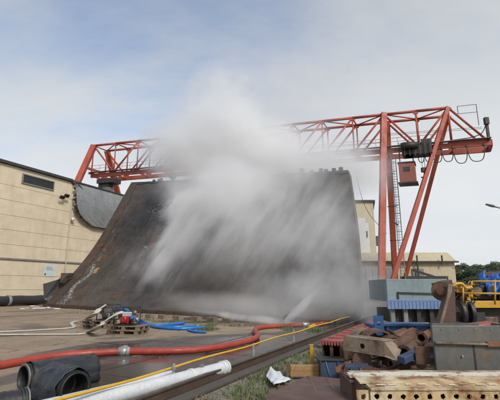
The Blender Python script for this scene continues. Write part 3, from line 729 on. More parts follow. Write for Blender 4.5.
# far grey wall with low band between crane and hull
lw = thing('grey_wall', 'low grey concrete wall behind the crane feet', 'wall', at(375, 285, 56))
p0, p1 = at(352, 268, 56), at(392, 268, 56)
for k in range(6):
    x0 = p0.x + (p1.x - p0.x) * k / 6; x1 = p0.x + (p1.x - p0.x) * (k + 1) / 6 - .05
    MB().box(((x0 + x1) / 2, 56, p0.z / 2), ((x1 - x0) / 2, .15, p0.z / 2 + rnd(-.03, .03))).build('panel', 'frame_grey', lw)
# ============================================================ TREES
def leafcloud(s, c, rx, ry, rz, n, size):
    for _ in range(n):
        while True:
            p = Vector((rnd(-1, 1), rnd(-1, 1), rnd(-1, 1)))
            if p.length < 1: break
        q = Vector((c[0] + p.x * rx, c[1] + p.y * ry, c[2] + p.z * rz))
        a_ = Vector((rnd(-1, 1), rnd(-1, 1), rnd(-1, 1))).normalized() * size; b_ = a_.orthogonal().normalized() * size * rnd(.5, .9)
        s.add([q - a_, q + b_ * .6, q + a_, q - b_ * .6], [(0, 1, 2, 3)])
tl_ = ['broad dark green tree on the far edge, touching the shed end', 'low olive tree just right of the shed', 'tallest dark tree of the far row', 'rounded olive tree in the far row above the blue tarpaulin', 'dark tree in the far row over the yellow railing', 'olive tree in the far row at the right picture edge', 'dark low tree in the far row right of the tallest one', 'scrubby green tree in front of the far row', 'small olive tree in front of the far row, above the engine', 'dark green tree in front of the far row at the right edge']
for i, (px, top, Y) in enumerate(((455, 264, 120), (463, 263, 112), (471, 261, 125), (480, 262.5, 115), (489, 261.5, 122), (499, 263, 112), (508, 261, 120), (459, 269, 96), (473, 268, 92), (491, 269, 94))):
    b0 = at(px, 287, Y); zt_ = at(px, top, Y).z; x = b0.x
    t_ = thing('tree', tl_[i], 'tree', (x, Y, 0), 'trees along the far edge of the yard')
    tk = MB(); tk.tube([Vector((x, Y, 0)), Vector((x + .1, Y, zt_ * .3)), Vector((x + .3, Y, zt_ * .6))], [.28, .2, .1], 7)
    for k in range(4):
        a_ = k * 1.6 + i; tk.tube([Vector((x + .1, Y, zt_ * .3)), Vector((x + 1.6 * math.cos(a_), Y + 1.6 * math.sin(a_), zt_ * .6))], [.12, .04], 5)
    tk.build('trunk', 'bark', t_)
    cr_ = MB()
    for k in range(12):
        a_ = rnd(0, 6.28); rr = rnd(.3, 2.8); zc = zt_ * rnd(.25, .9)
        leafcloud(cr_, (x + rr * math.cos(a_), Y + rr * math.sin(a_), zc), rnd(1, 1.8), rnd(1, 1.8), rnd(.8, 1.3), 330, rnd(.2, .32))
    cr_.build('crown', 'leafA' if i % 2 == 0 else 'leafB', t_, fix=False)
hd = MB()
for k in range(40):
    x = 38 + k * 1.7; leafcloud(hd, (x, 88 + rnd(-3, 3), 1.6), 1.8, 2, 1.9, 130, .24)
stuff(hd.build('undergrowth', 'leafA', fix=False), 'dense dark undergrowth below the far trees', 'undergrowth')
# street lamp
sp = at(512, 206, 24)
lamp = thing('street_lamp', 'thin grey street lamp arm reaching in from the right edge', 'street lamp', (sp.x, 24, 0))
MB().tube([Vector((sp.x, 24, 0)), Vector((sp.x, 24, 3)), Vector((sp.x, 24, at(512, 209, 24).z))], [.1, .08, .06], 10).build('pole', 'asphaltlamp', lamp)
MB().tube([at(512, 211, 24), at(500, 208, 24), at(494, 206.5, 24)], .045, 8).build('arm', 'asphaltlamp', lamp)
hd_ = MB(); hd_.tube([at(495.5, 207, 24), at(492, 205.8, 24), at(486, 204.3, 24)], [.05, .12, .07], 10, flat=1.4); hd_.build('lamp_head', 'frame_grey', lamp)
tag(MB().tube(spline([at(452, 268, 60), at(475, 270, 52), at(500, 271, 44), at(530, 270, 36)], 6), .05, 5).build('overhead_cable', 'black'), 'black overhead cable running from the beige shed to the right', 'cable')

# ============================================================ HOSES
def hose(name, pts, r, m, label, k=8, n=14, group=None):
    return tag(MB().tube(spline(pts, k), r, n).build(name, m), label, 'hose', group)
rp = [(-14, 372), (0, 369.5), (30, 364), (60, 359.5), (98, 356.5), (124, 355), (150, 355), (175, 354.5), (200, 353), (225, 349.5), (241, 346), (252.5, 342.5), (257.5, 338), (255, 333), (260, 330), (275, 328.5), (302, 327)]
RP = [ground(x, y, 0) + UP * .085 for x, y in rp]
hr_ = thing('red_hose', 'thick red hose snaking across the wet yard with a metal coupling', 'hose', RP[5])
rps = spline(RP, 8)
rps = [p + UP * .003 * math.sin(i * 1.3) + D1 * .010 * math.sin(i * 2.1) for i, p in enumerate(rps)]
MB().tube(rps, .082, 18).build('hose', 'hose_red', hr_)
c0 = RP[5]; cdv = (RP[6] - RP[4]).normalized()
cp = MB().tube([c0 - cdv * .13, c0 - cdv * .09, c0 - cdv * .088, c0 + cdv * .088, c0 + cdv * .09, c0 + cdv * .13], [.1, .1, .108, .108, .1, .1], 18).build('coupling', 'alu', hr_)
for k in (-1, 1): MB().tube([c0 + cdv * .06 * k - cdv * .016, c0 + cdv * .06 * k + cdv * .016], .122, 18).build('clamp_ring', 'frame_grey', cp)
MB().box(c0 + UP * .11 + cdv * .02, (.05, .02, .025)).build('clamp_lever', 'alu', cp, .004)
e_ = RP[-1]; ev = (RP[-1] - RP[-2]).normalized(); MB().tube([e_, e_ + ev * .35], [.1, .085], 16).build('end_coupling', 'alu', hr_)
hose('red_hose', [e_ + ev * .4, e_ + ev * 1.0 + UP * .0, ground(322, 325.5) + UP * .07, ground(334, 323) + UP * .07, ground(352, 316) + UP * .07], .06, 'hose_red', 'thin reddish hose going on from the white coupling towards the spray')
tag(MB().tube(spline([ground(309, 328) + UP * .05, ground(320, 325) + UP * .06, ground(333, 321.5) + UP * .06, ground(350, 315) + UP * .06], 5), .05, 10).build('yellow_hose', 'yellow'), 'short yellow hose beside the end of the red hose', 'hose')
bp1 = [(131, 316.5), (136, 322), (142.5, 326), (157.5, 328.8), (175, 330.3), (190, 330), (205, 329)]
bp2 = [(133, 318.5), (139, 323), (150, 326.5), (162, 326.5), (175, 325.5), (184, 324.5)]
bz = [.42, .16, .06, .06, .06, .06, .06]
def gz(x, y, z): p = ground(x, y + 0, 0); return p + UP * z
hose('blue_hose', [at(132, 317, 14.0)] + [gz(*q, .06) for q in bp1[2:]], .062, 'hose_blue', 'front blue hose curving from the red engined pump to the weeds')
hose('blue_hose', [at(133, 317.5, 14.4), gz(141, 323.5, .12)] + [gz(*q, .06) for q in bp2[2:]], .06, 'hose_blue', 'rear blue hose with a short loop behind the front blue one')
hose('blue_hose', [at(117, 308, 15.2), at(127, 310, 14.9), at(131, 316.5, 14.7), gz(146, 326.5, .06), gz(170, 328.5, .06), gz(196, 327.4, .06)], .055, 'hose_blue', 'middle blue hose coming from the rear pump')
hose('blue_hose', [gz(188, 331.5, .05), gz(195, 333, .05), gz(206, 333.5, .05)], .045, 'hose_blue', 'short blue hose end lying in front of the weeds')
def flat_hose(pts, label, wd=.1):
    P = spline(pts, 8); s = MB(); top = []
    for i, p in enumerate(P):
        d = (P[min(i + 1, len(P) - 1)] - P[max(i - 1, 0)]).normalized(); x = d.cross(UP).normalized()
        wv = (wd[min(i, len(wd) - 1)] if isinstance(wd, list) else wd)
        for (o, h) in ((-1, -.012), (-.8, .014), (0, .02), (.8, .014), (1, -.012), (0, -.02)): top.append(p + x * wv * o + d.cross(x) * (-h))
    n = 6; s.add(top, [(i * n + k, i * n + (k + 1) % n, (i + 1) * n + (k + 1) % n, (i + 1) * n + k) for i in range(len(P) - 1) for k in range(n)], True)
    return tag(s.build('flat_hose', 'hose_cream'), label, 'hose')
flat_hose([at(122, 311.5, 13.65), at(115, 314.5, 13.5), at(105, 321, 13.4), at(97, 327.5, 13.4), gz(88, 333, .03), gz(80, 334.7, .03), gz(60, 335, .03), gz(30, 335.2, .03), gz(-8, 335.6, .03)], 'cream flat hose from the red engined pump running left over the yard', [.15] * 22 + [.12] * 10 + [.1])
flat_hose([at(106, 304.5, 15.6), at(100, 308.5, 15.5), at(92, 315.5, 15.4), gz(84, 321, .05), gz(75, 322, .03), gz(71.5, 324, .03), gz(74, 327.5, .03), gz(66, 329, .03), gz(40, 330.5, .03), gz(0, 332.6, .03), gz(-10, 333, .03)], 'cream flat hose from the rear pump bending back and running left', [.12] * 20 + [.09])
# yellow pipe on stakes
yl = thing('yellow_pipe', 'thin yellow pipe carried on low stakes along the rail', 'pipe', fr(5, -5.0, 0))
YB = ground(173, 386).dot(N1)
MB().tube([fr(2.2 + i * .5, YB - .02, .285 + .012 * math.sin(i * .9)) for i in range(34)], .02, 10).build('pipe', 'yellow', yl)
for (x, y) in ((173, 387), (253.7, 360), (294, 341.5)):
    p = ground(x, y); st = MB().box(p + UP * .17, (.022, .012, .19), (D1, N1, UP)).build('stake', 'post', yl, .003)
    MB().tube([p + UP * .27 - D1 * .02, p + UP * .27 + D1 * .02], .034, 10).build('clip', 'frame_grey', st)
# white pipe
we = ground(228, 373); wdir = Vector((math.sin(R(35.5)), math.cos(R(35.5)), 0)); wc = we + UP * .115
wp = thing('white_pipe', 'long white plastic pipe lying on the yard in the foreground', 'pipe', we)
MB().shell(wc - wdir * 5.5, wc - wdir * .05, .108, .012, 32).build('pipe', 'whitepipe', wp)
for k in (0, .11): MB().shell(wc - wdir * (.1 + k), wc - wdir * (.06 + k), .128, .03, 32).build('end_ring', 'white', wp, .004)
MB().shell(wc - wdir * 1.05 , wc - wdir * .98, .122, .02, 32).build('collar', 'white', wp, .004)
MB().box(wc - wdir * .75 + UP * .125, (.035, .03, .025), (wdir, wdir.cross(UP), UP)).build('lug', 'frame_grey', wp, .004)
wp2 = wc - Vector((.42, -.04, 0)); 
w2 = thing('white_pipe', 'second white plastic pipe, partly hidden behind the first in the foreground', 'pipe', wp2)
MB().shell(wp2 - wdir * 5.5 + UP * -.02, wp2 - wdir * .9 - UP * .02, .09, .012, 28).build('pipe', 'whitepipe', w2)
# black ribbed pipes, wrapped
def blackpipe(e, q, r, lab, wrap=True, rib=9):
    o = thing('black_pipe', lab, 'pipe', (e + q) / 2 - UP * r, 'black corrugated pipe ends in the lower left corner')
    MB().shell(e, q, r, .02, 40, ribs=rib).build('pipe', 'black', o)
    for k in range(3):
        d = (q - e).normalized(); MB().shell(e + d * (.005 + k * .035), e + d * (.022 + k * .035), r + .014, .03, 40).build('rim', 'dark' if k else ('frame_grey' if r < .21 else 'black'), o)  # front rim of the smaller pipes is grey: its highlight painted in
    MB().tube([e.lerp(q, .55), e.lerp(q, .56)], r - .03, 24).build('inner_bend', 'black', o)
    if wrap:
        W = MB(); d = (q - e).normalized(); x = d.cross(UP).normalized(); u = x.cross(d); nn = 26; st = 12; vs = []
        for i in range(st + 1):
            t = (.07 if wrap else 0) + i / st * 1.05; c = e + (q - e) * t
            for k in range(nn):
                a_ = 2 * math.pi * k / nn; rr = r + .035 + .03 * noise.noise(Vector((math.cos(a_) * 2, math.sin(a_) * 2 + i * .4, i * .45 + e.x * 5))) + (.05 if math.sin(a_) < -.4 else 0) + .035 * max(0, noise.noise(Vector((k * .9, i * .2, 3))))
                p = c + x * rr * math.cos(a_) * 1.08 + u * rr * math.sin(a_); p.z = max(p.z, .004); vs.append(p)
        W.add(vs, [(i * nn + k, i * nn + (k + 1) % nn, (i + 1) * nn + (k + 1) % nn, (i + 1) * nn + k) for i in range(st) for k in range(nn)], True)
        wo = W.build('plastic_wrap', 'blackwrap', o); sm = wo.modifiers.new('s', 'SOLIDIFY'); sm.thickness = .006
    return o
e1 = ground(70, 410)
blackpipe(Vector((e1.x, e1.y + .12, .235)), Vector((e1.x - .50, e1.y + .46, .25)), .215, 'largest black pipe end wrapped in creased black plastic, open end facing right')
e2 = ground(16, 397); blackpipe(Vector((e2.x - .02, e2.y + .16, .22)), Vector((e2.x + .62, e2.y + .98, .2)), .2, 'wrapped black pipe end behind the largest one, ribbed mouth facing left')
e3 = ground(20, 419); blackpipe(Vector((e3.x, e3.y + .12, .17)), Vector((e3.x - .5, e3.y - .35, .17)), .16, 'lowest black pipe end with a highlight painted as a pale ring, cut by the picture corner', False)
# ============================================================ PALLETS AND PUMPS
PX = Vector((.97, -.24, 0)).normalized(); PY = Vector((.24, .97, 0)).normalized()
def pallet(c, lab):
    o = thing('pallet', lab, 'pallet', c, 'wooden pallets under the pumps')
    for k in range(7): MB().box(c + PY * (-.36 + k * .12) + UP * .131, (.6, .047, .011), (PX, PY, UP)).build('deck_board', 'wood', o)
    for k in (-1, 0, 1):
        MB().box(c + PX * .52 * k + UP * .109, (.05, .4, .011), (PX, PY, UP)).build('stringer_board', 'wood', o)
        MB().box(c + PY * .35 * k + UP * .011, (.6, .05, .011), (PX, PY, UP)).build('bottom_board', 'wood', o)
        for j in (-1, 0, 1): MB().box(c + PX * .52 * k + PY * .35 * j + UP * .06, (.065, .048, .038), (PX, PY, UP)).build('block', 'wood', o)
    return o
pc = ground(121.5, 335); pc.z = 0.005; pc += PY * .4
pallet(pc, 'lower pallet of the stack under the red engined pump'); pallet(pc + UP * .144 + PX * .04, 'upper pallet of the stack, carrying the red engined pump')
pc2 = ground(93, 328.5); pc2.z = .005; pc2 += PY * .4
pallet(pc2, 'lower pallet under the rear grey pump'); pallet(pc2 + UP * .144 - PX * .05, 'upper pallet under the rear grey pump')
def pump(c, lab, red):
    o = thing('water_pump', lab, 'pump', c)
    f = MB(); hx, hy, hz = .35, .27, .60
    P = lambda x, y, z: c + PX * x + PY * y + UP * z
    for sy in (-1, 1):
        f.tube([P(-hx, hy * sy, .02), P(-hx, hy * sy, hz - .04), P(-hx + .04, hy * sy, hz), P(hx - .04, hy * sy, hz), P(hx, hy * sy, hz - .04), P(hx, hy * sy, .02), P(-hx, hy * sy, .02)], .02, 8)
    for sx in (-1, 1):
        for z in (.02, hz): f.tube([P(hx * sx, -hy, z), P(hx * sx, hy, z)], .02, 8)
    f.build('frame', 'dark', o)
    en = MB(); en.box(P(-.02, -.02, .16), (.16, .15, .11), (PX, PY, UP)); en.build('engine', 'enginered' if red else 'frame_grey', o, .03)
    rs_ = MB().tube([P(-.02, -.2, .19), P(-.02, -.235, .19), P(-.02, -.26, .19)], [.13, .125, .07], 20).build('recoil_starter', 'enginered' if red else 'dark', o)
    for k in range(6): MB().box(P(-.02 + .07 * math.cos(k), -.262, .19 + .07 * math.sin(k)), (.018, .004, .006), (PX, PY, UP)).build('vent_slot', 'black', rs_)
    MB().box(P(.0, .03, .36), (.17, .12, .075), (PX, PY, UP)).build('fuel_tank', 'white' if red else 'grate', o, .03)
    MB().tube([P(.02, .02, .435), P(.02, .02, .46)], .035, 12).build('fuel_cap', 'black' if red else 'enginered', o)
    MB().box(P(-.23, -.05, .30), (.06, .1, .07), (PX, PY, UP)).build('air_filter', 'black', o, .02)
    MB().tube([P(.15, .05, .2), P(.31, .05, .2)], [.13, .11], 18).build('pump_housing', 'grate', o)
    MB().tube([P(.24, .05, .28), P(.24, .05, .42), P(.30, .0, .46)], .05, 12).build('outlet', 'grate', o)
    MB().tube([P(.31, .05, .2), P(.4, .05, .2)], .055, 12).build('inlet', 'alu', o)
    return o
pump(pc + UP * .289 - PX * .06, 'red engined water pump in a black tube frame on the front pallets', True)
pump(pc2 + UP * .289 + PX * .30 + PY * .12, 'grey water pump in a black tube frame on the rear pallets', False)

# ============================================================ RIGHT FOREGROUND SCRAP
EX, EY = Vector((1, 0, 0)), Vector((0, 1, 0))
# ivory beam with a row of holes
ib = thing('ivory_beam', 'long ivory steel beam with rust and a row of holes in the foreground', 'beam', (1.6, 5.0, 0))
yN = 4.75; zT = .50; x0 = at(368, 386, yN).x; x1 = 5.2
xh = at(402.5, 391.5, yN).x; sp_ = .1485
cells = []; xx = x0; hk_ = []
first = xh - sp_ * 3
cells.append((x0, first - sp_ / 2, False)) if first - sp_ / 2 > x0 else None
k = 0
while first + sp_ * k < x1: cells.append((first + sp_ * (k - .5), first + sp_ * (k + .5), k >= 0)); k += 1
MB().holed(Vector((0, yN, .335)), EX, UP, cells, .135, .028, -.014 * -1, .22).build('hole_web', 'ivory', ib)
MB().box(((x0 + x1) / 2, yN + .007, .165), ((x1 - x0) / 2, .009, .168)).build('lower_web', 'ivory', ib, .003)
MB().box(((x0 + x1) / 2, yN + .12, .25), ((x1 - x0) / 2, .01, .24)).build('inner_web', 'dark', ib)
tf = MB(); xl = at(352, 372, 5.4).x
def strip3(y0, y1, z0, z1, x0_, x1_, m, name, th=.016, bev=.004):
    n = 30; s = MB(); T = []; B = []
    for i in range(n + 1):
        x = x0_ + (x1_ - x0_) * i / n; w1 = noise.noise(Vector((x * 2.5, y0 * 7, 1))) * .012; w2 = noise.noise(Vector((x * 3, y1 * 7, 5))) * .010
        T += [Vector((x, y0 + w1, z0 + w2 * .5)), Vector((x, y1 + w2, z1 + w1 * .5))]
    s.add(T + [t - UP * th for t in T], [(2 * i, 2 * i + 2, 2 * i + 3, 2 * i + 1) for i in range(n)] + [(2 * i, 2 * (n + 1) + 2 * i, 2 * (n + 1) + 2 * i + 2, 2 * i + 2) for i in range(n)] + [(2 * i + 1, 2 * i + 3, 2 * (n + 1) + 2 * i + 3, 2 * (n + 1) + 2 * i + 1) for i in range(n)] + [(0, 1, 2 * n + 3, 2 * n + 2)])
    return s.build(name, m, ib)
strip3(yN - .03, yN + .22, .487, .50, x0 + .02, x1, 'ivory', 'top_flange')
strip3(yN + .16, yN + .40, .515, .53, x0 - .05, x1, 'ivory', 'middle_flange')
strip3(yN + .42, yN + .56, .535, .545, x0 - .10, x1, 'ivorywhite', 'white_strip', .03)
strip3(yN + .60, yN + .90, .52, .50, xl, x1, 'ivory', 'back_flange')
for k in range(22):
    x = x0 + .15 + k * .165 + rnd(-.03, .03); MB().box((x, yN + .10 + rnd(-.02, .02), .505), (rnd(.03, .06), .014, .004)).build('weld_tab', 'ivorywhite', ib, .003)
MB().prism([Vector((x0 - .13, yN + .86, .50)), Vector((x0 + .0, yN - .02, .488)), Vector((x0 + .0, yN - .02, .1)), Vector((x0 - .13, yN + .86, .1))], EX * .015).build('end_plate', 'rusty', ib)
for k in range(8): MB().box((x0 + .6 + rnd(0, 2.4), yN - .003, rnd(.33, .46)), (.008, .004, rnd(.02, .05))).build('rust_drip', 'rustyor', ib)
# brown plates
bp = thing('rusty_plate', 'broad brown rusty steel plate lying in the foreground', 'steel plate', ground(310, 392))
q = [at(266, 394.5, 5.35), at(290, 384, 5.9), at(307, 375.5, 6.5), at(352, 379.5, 6.3), at(357, 412, 4.6), at(265, 425, 4.1)]
MB().prism(q, -UP * .035).build('plate', 'plate', bp, .004)
for (xa, ya, xb, yb) in ((308, 376.5, 321, 402), (326, 378, 342, 402)):
    a_ = at(xa, ya, 6.42); b_ = at(xb, yb, 5.0); 
    # lay on plate surface
    def onplate(x, y):
        n_ = (q[2] - q[0]).cross(q[3] - q[0]); r_ = ray(x, y); c0_ = Vector((0, 0, 1.6)); t = (q[0] - c0_).dot(n_) / r_.dot(n_); return c0_ + r_ * t
    A_, B_ = onplate(xa, ya), onplate(xb, yb); MB().tube([A_ + UP * .006, A_.lerp(B_, .5) + UP * .012 + EX * .01, B_ + UP * .006], .006, 6).build('weld_line', 'frame_grey', bp)
for (x, y) in ((285, 392), (345, 392)): MB().box(ground(x, y + 9) + UP * .07, (.09, .3, .07)).build('bearer', 'rusty', bp)
bb = thing('rusty_box', 'dark brown rusty steel block between the flat plate and the ivory beam', 'steel block', ground(359, 400))
p0 = at(351, 382, 5.15); p1 = at(366, 383, 5.15); 
MB().box(((p0.x + p1.x) / 2, 5.35, p0.z / 2), ((p1.x - p0.x) / 2 + .01, .22, p0.z / 2)).build('body', 'plate', bb, .012)
MB().box(((p0.x + p1.x) / 2, 5.35, p0.z + .012), ((p1.x - p0.x) / 2 + .03, .25, .011)).build('lid', 'rusty', bb, .004)
rp_ = thing('rusty_plate', 'small flat brown plate propped behind the rusty block', 'steel plate', at(345, 380, 6))
MB().prism([at(340, 377, 6.5), at(362, 377.5, 6.3), at(362, 382, 5.5), at(348, 383, 5.5)], -UP * .03).build('plate', 'plate', rp_, .004); MB().box(at(352, 384, 6.0) - UP * .14, (.06, .15, .14)).build('prop', 'rusty', rp_)
# timber block
tb_ = thing('timber_block', 'pair of pale stacked timbers behind the brown plate', 'timber', ground(305, 377))
c_ = ground(305.5, 377); 
for k in range(2): MB().box(c_ + UP * (.048 + k * .096) + EX * .012 * k + EY * .08, (.275, .08, .047)).build('timber', 'woodlight', tb_, .006)
# yellow bollard
yb_ = ground(312, 366); tag(MB().box(yb_ + UP * .2, (.035, .035, .2)).box(yb_ + UP * .41, (.042, .042, .01)).build('marker_post', 'yellowpaint', None, .005), 'short yellow marker post behind the pale timbers', 'post')
# blue steel box with dark lid
c_ = ground(333, 379); bx = thing('blue_box', 'blue steel box with a dark lid left of the beige beam', 'box', c_ + EY * .15)
MB().box(c_ + EY * .17 + UP * .15, (.2, .16, .15)).build('body', 'bluedull', bx, .008)
MB().box(c_ + EY * .17 + UP * .315 - EX * .01, (.235, .19, .013)).build('lid', 'dark', bx, .004)
MB().box(c_ - EX * .213 + UP * .16 + EY * .05, (.011, .1, .16)).build('side_plate', 'dark', bx)
MB().box(c_ + EX * .10 + UP * .16, (.012, .012, .14)).build('rib', 'bluedull', bx)
MB().tube(spline([c_ + UP * .30 - EX * .12, c_ + UP * .18 - EY * .02 - EX * .09, c_ + UP * .02 - EY * .02 - EX * .03], 4), .005, 5).build('wire', 'alu', bx)
# red toothed steel girder receding
rg = thing('red_girder', 'pinkish red steel girder with toothed edge receding into the spray', 'girder', fr(8.5, -2.3, 0))
g0 = at(331, 341.5, 7.9); g1 = at(376, 321.5, 12.6); gd = (g1 - g0); gd.normalize(); gx = gd.cross(UP).normalized()
hw = .19; n_ = 14; Lg = (g1 - g0).length
MB().bar(g0, g1, .40, .035).build('top_plate', 'redroof', rg, .004)
teeth = MB()
for k in range(8):
    c_ = g0 + gx * (-.2 + .057 * k + .0) - gd * .01
    teeth.prism([c_ - gx * .024 + UP * .015, c_ + gx * .024 + UP * .015, c_ + gx * .017 - UP * .06, c_ - UP * .075, c_ - gx * .017 - UP * .06], -gd * .02)
teeth.build('toothed_edge', 'redroof', rg)
for k in range(9):
    c_ = g0 + gd * (.35 + k * .52); MB().box(c_ + UP * .03, (.04, .13, .018), (gd, gx, UP)).build('cleat', 'redroof', rg, .004)
for s_ in (-1, 1): MB().bar(g0 + gx * .17 * s_ - UP * .32, g1 + gx * .17 * s_ - UP * .32, .02, .56).build('web', 'rusty' if s_ > 0 else 'dark', rg)
MB().box(g0 + gx * .0 - UP * .3 + gd * .02, (.015, .03, .28), (gd, gx, UP)).build('end_stiffener', 'rusty', rg)
# beige box beam with round hole
bm_o = thing('beige_beam', 'beige steel box beam with a round hole, lying aslant', 'beam', ground(370, 362))
a0 = at(343.8, 350, 7.4); a1 = at(383, 356.5, 6.9); X_ = (a1 - a0); Wd = X_.length; X_.normalize(); Zb = (at(343.8, 336.5, 7.4) - a0); Hh = Zb.length; Zb.normalize()
c1_ = Wd * .50; MB().holed(a0, X_, Zb, [(0, c1_ - Hh * .5, False), (c1_ - Hh * .5, c1_ + Hh * .5, True), (c1_ + Hh * .5, Wd * 1.02, False)], Hh, .045, .016).build('front_plate', 'beige', bm_o)
Yb = X_.cross(Zb).normalized(); Yb = Yb if Yb.y > 0 else -Yb
MB().prism([a0 + Zb * Hh, a0 + X_ * Wd * 1.02 + Zb * Hh, a0 + X_ * Wd * 1.02 + Zb * Hh + Yb * .45, a0 + Zb * Hh + Yb * .45], Zb * .015).build('top_plate', 'beige', bm_o, .003)
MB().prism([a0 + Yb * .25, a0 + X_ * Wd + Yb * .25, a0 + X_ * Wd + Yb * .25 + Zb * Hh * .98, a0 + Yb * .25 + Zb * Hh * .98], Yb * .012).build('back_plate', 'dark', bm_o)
MB().prism([a0 + X_ * Wd * 1.03, at(397, 361, 6.8), at(401, 350, 6.9), at(392, 341, 7.1), a0 + X_ * Wd * 1.03 + Zb * Hh], Yb * .02).build('bent_end', 'beige', bm_o, .003)
MB().box(ground(350, 368) + UP * .15, (.1, .12, .15)).build('bearer', 'rusty', bm_o); MB().box(ground(385, 372) + UP * .12, (.1, .12, .12)).build('bearer', 'rusty', bm_o)
# rusty scrap pieces
def arc_piece(c, r, w_, a0_, a1_, lab, m='rusty', ax=EY, th=.03):
    s = MB(); n = 12; T = []
    for i in range(n + 1):
        a_ = a0_ + (a1_ - a0_) * i / n
        for rr in (r, r - th):
            for k in (-1, 1): T.append(c + EX * rr * math.cos(a_) + UP * rr * math.sin(a_) + ax * w_ * k * .5)
    s.add(T, [f for i in range(n) for f in ((4 * i, 4 * i + 4, 4 * i + 5, 4 * i + 1), (4 * i + 2, 4 * i + 3, 4 * i + 7, 4 * i + 6), (4 * i, 4 * i + 2, 4 * i + 6, 4 * i + 4), (4 * i + 1, 4 * i + 5, 4 * i + 7, 4 * i + 3))] + [(0, 1, 3, 2), (4 * n, 4 * n + 2, 4 * n + 3, 4 * n + 1)], False)
    return tag(s.build('scrap_arc', m), lab, 'scrap steel')
arc_piece(at(377, 348, 8.2), .36, .5, .1, 3.0, 'curved rusty steel shell behind the beige beam')
arc_piece(at(392, 347, 7.9), .22, .4, -.3, 2.8, 'small rusty arch with a dark opening right of the beige beam', 'rusty')
arc_piece(at(364, 341, 8.6), .26, .4, .2, 2.8, 'rusty half ring at the left of the scrap pile', 'beige')
tag(MB().tube([at(386, 348, 7.6), at(402, 344, 7.7), at(412, 336, 7.9)], [.13, .12, .12], 14).build('rusty_pipe', 'rusty'), 'short flaking rusty pipe leaning in the scrap pile', 'pipe')
tag(MB().shell(at(397, 341, 8.4), at(414, 333, 8.8), .12, .02, 20).build('rusty_pipe', 'rustyor'), 'orange rusted pipe stub beside the blue bin', 'pipe')
tag(MB().box(at(411, 341, 8.2), (.3, .25, .05), (Vector((.9, .2, -.2)).normalized(), EY, UP)).box(at(416, 345, 8.0), (.25, .2, .06)).build('steel_slab', 'rusty', None, .01), 'pair of fused rusty slabs left of the grey tank', 'scrap steel')
tag(MB().box(at(409, 356.5, 6.6), (.17, .09, .05), (Vector((.85, .3, .25)).normalized(), Vector((-.3, .95, 0)).normalized(), UP)).build('blue_bracket', 'bluedull', None, .01), 'dull blue steel bracket lying against the brown scrap', 'bracket')
rbk = MB(); rbk.holed(at(416, 364, 6.5), EX, UP, [(0, .12, False), (.12, .38, True), (.38, .5, False)], .26, .04, .02); tag(rbk.build('lug_plate', 'rusty'), 'brown rusty lug plate with a hole beside the grey tank', 'steel plate')
tag(MB().prism([at(345, 363, 7.2), at(368, 363, 7.1), at(369, 367, 6.9), at(346, 367, 6.95)], -UP * .05).build('blue_plate', 'bluedull'), 'dull blue plate under the beige beam', 'steel plate')
tag(MB().tube([at(362, 361, 7.2), at(362, 356, 7.6)], .16, 16).build('rusty_drum', 'rusty'), 'small rusty drum under the beige beam', 'drum')
tag(MB().prism([at(371, 371, 6.0), at(399, 369, 6.0), at(399, 373, 5.6), at(372, 375, 5.6)], -UP * .04).build('rusty_strip', 'rusty', None, .005), 'rusty strip lying on the left end of the ivory beam', 'scrap steel')
for i in range(26):
    px, py = rnd(350, 425), rnd(352, 372); p = ground(px, py); s_ = rnd(.04, .14)
    ax_ = (Vector((math.cos(i), math.sin(i), rnd(-.3, .3))).normalized()); ay = ax_.cross(UP).normalized()
    tag(MB().box(p + UP * s_ * .4, (s_, s_ * rnd(.3, .8), s_ * rnd(.15, .5)), (ax_, ay, ay.cross(ax_))).build('scrap_piece', random.choice(['rusty', 'plate', 'rusty', 'bluedull', 'beige']), None, .005), 'small broken scrap of rusty steel on the weedy ground under the beams', 'scrap steel', 'small scrap under the beams')
# blue bin with lug
def scrap_bits():
    kinds = {'angle': ('rusty_angle_iron', 'short rusty angle iron lying in the heap under the beams'), 'plate': ('bent_plate', 'small bent rusty plate in the heap under the beams'), 'tube': ('pipe_stub', 'short rusty pipe stub in the heap under the beams'), 'chan': ('channel_piece', 'short length of rusty channel in the heap under the beams')}
    for i in range(44):
        px, py = rnd(346, 432), rnd(343, 368); Y = 9.0 - (py - 343) / 25 * 2.2; p = at(px, py + 3, Y); p.z = max(.04, p.z - .03)
        a_ = rnd(0, 6.28); d = Vector((math.cos(a_), math.sin(a_), rnd(-.25, .25))).normalized(); x = d.cross(UP).normalized(); u = x.cross(d); L_ = rnd(.10, .34); k = random.choice(list(kinds)); w_ = rnd(.03, .07); m = MB()
        if k == 'angle': m.box(p, (L_, w_, .005), (d, x, u)).box(p + x * w_ + u * w_, (L_, .005, w_), (d, x, u))
        elif k == 'plate':
            m.prism([p - d * L_ * .6 - x * w_ * 1.6, p + d * L_ * .5 - x * w_ * 1.9, p + d * L_ * .6 + x * w_ * 1.2, p - d * L_ * .3 + x * w_ * 2], u * .008)
            m.prism([p + d * L_ * .5 - x * w_ * 1.9, p + d * L_ * .8 - x * w_ * 1.4 + u * L_ * .4, p + d * L_ * .8 + x * w_ + u * L_ * .35, p + d * L_ * .6 + x * w_ * 1.2], u * .008)
        elif k == 'tube': m.shell(p - d * L_ * .7, p + d * L_ * .7, w_ * .9, .006, 16)
        else: m.box(p, (L_, w_, .005), (d, x, u)).box(p + x * w_ + u * w_ * .5, (L_, .005, w_ * .6), (d, x, u)).box(p - x * w_ + u * w_ * .5, (L_, .005, w_ * .6), (d, x, u))
        tag(m.build(kinds[k][0], random.choice(['rusty', 'rusty', 'plate', 'rustyor', 'beige', 'rusty', 'bluedull'])), kinds[k][1], 'scrap steel', {'angle': 'angle irons', 'plate': 'bent plates', 'tube': 'pipe stubs', 'chan': 'channel lengths'}[k] + ' heaped under the beams')
scrap_bits()
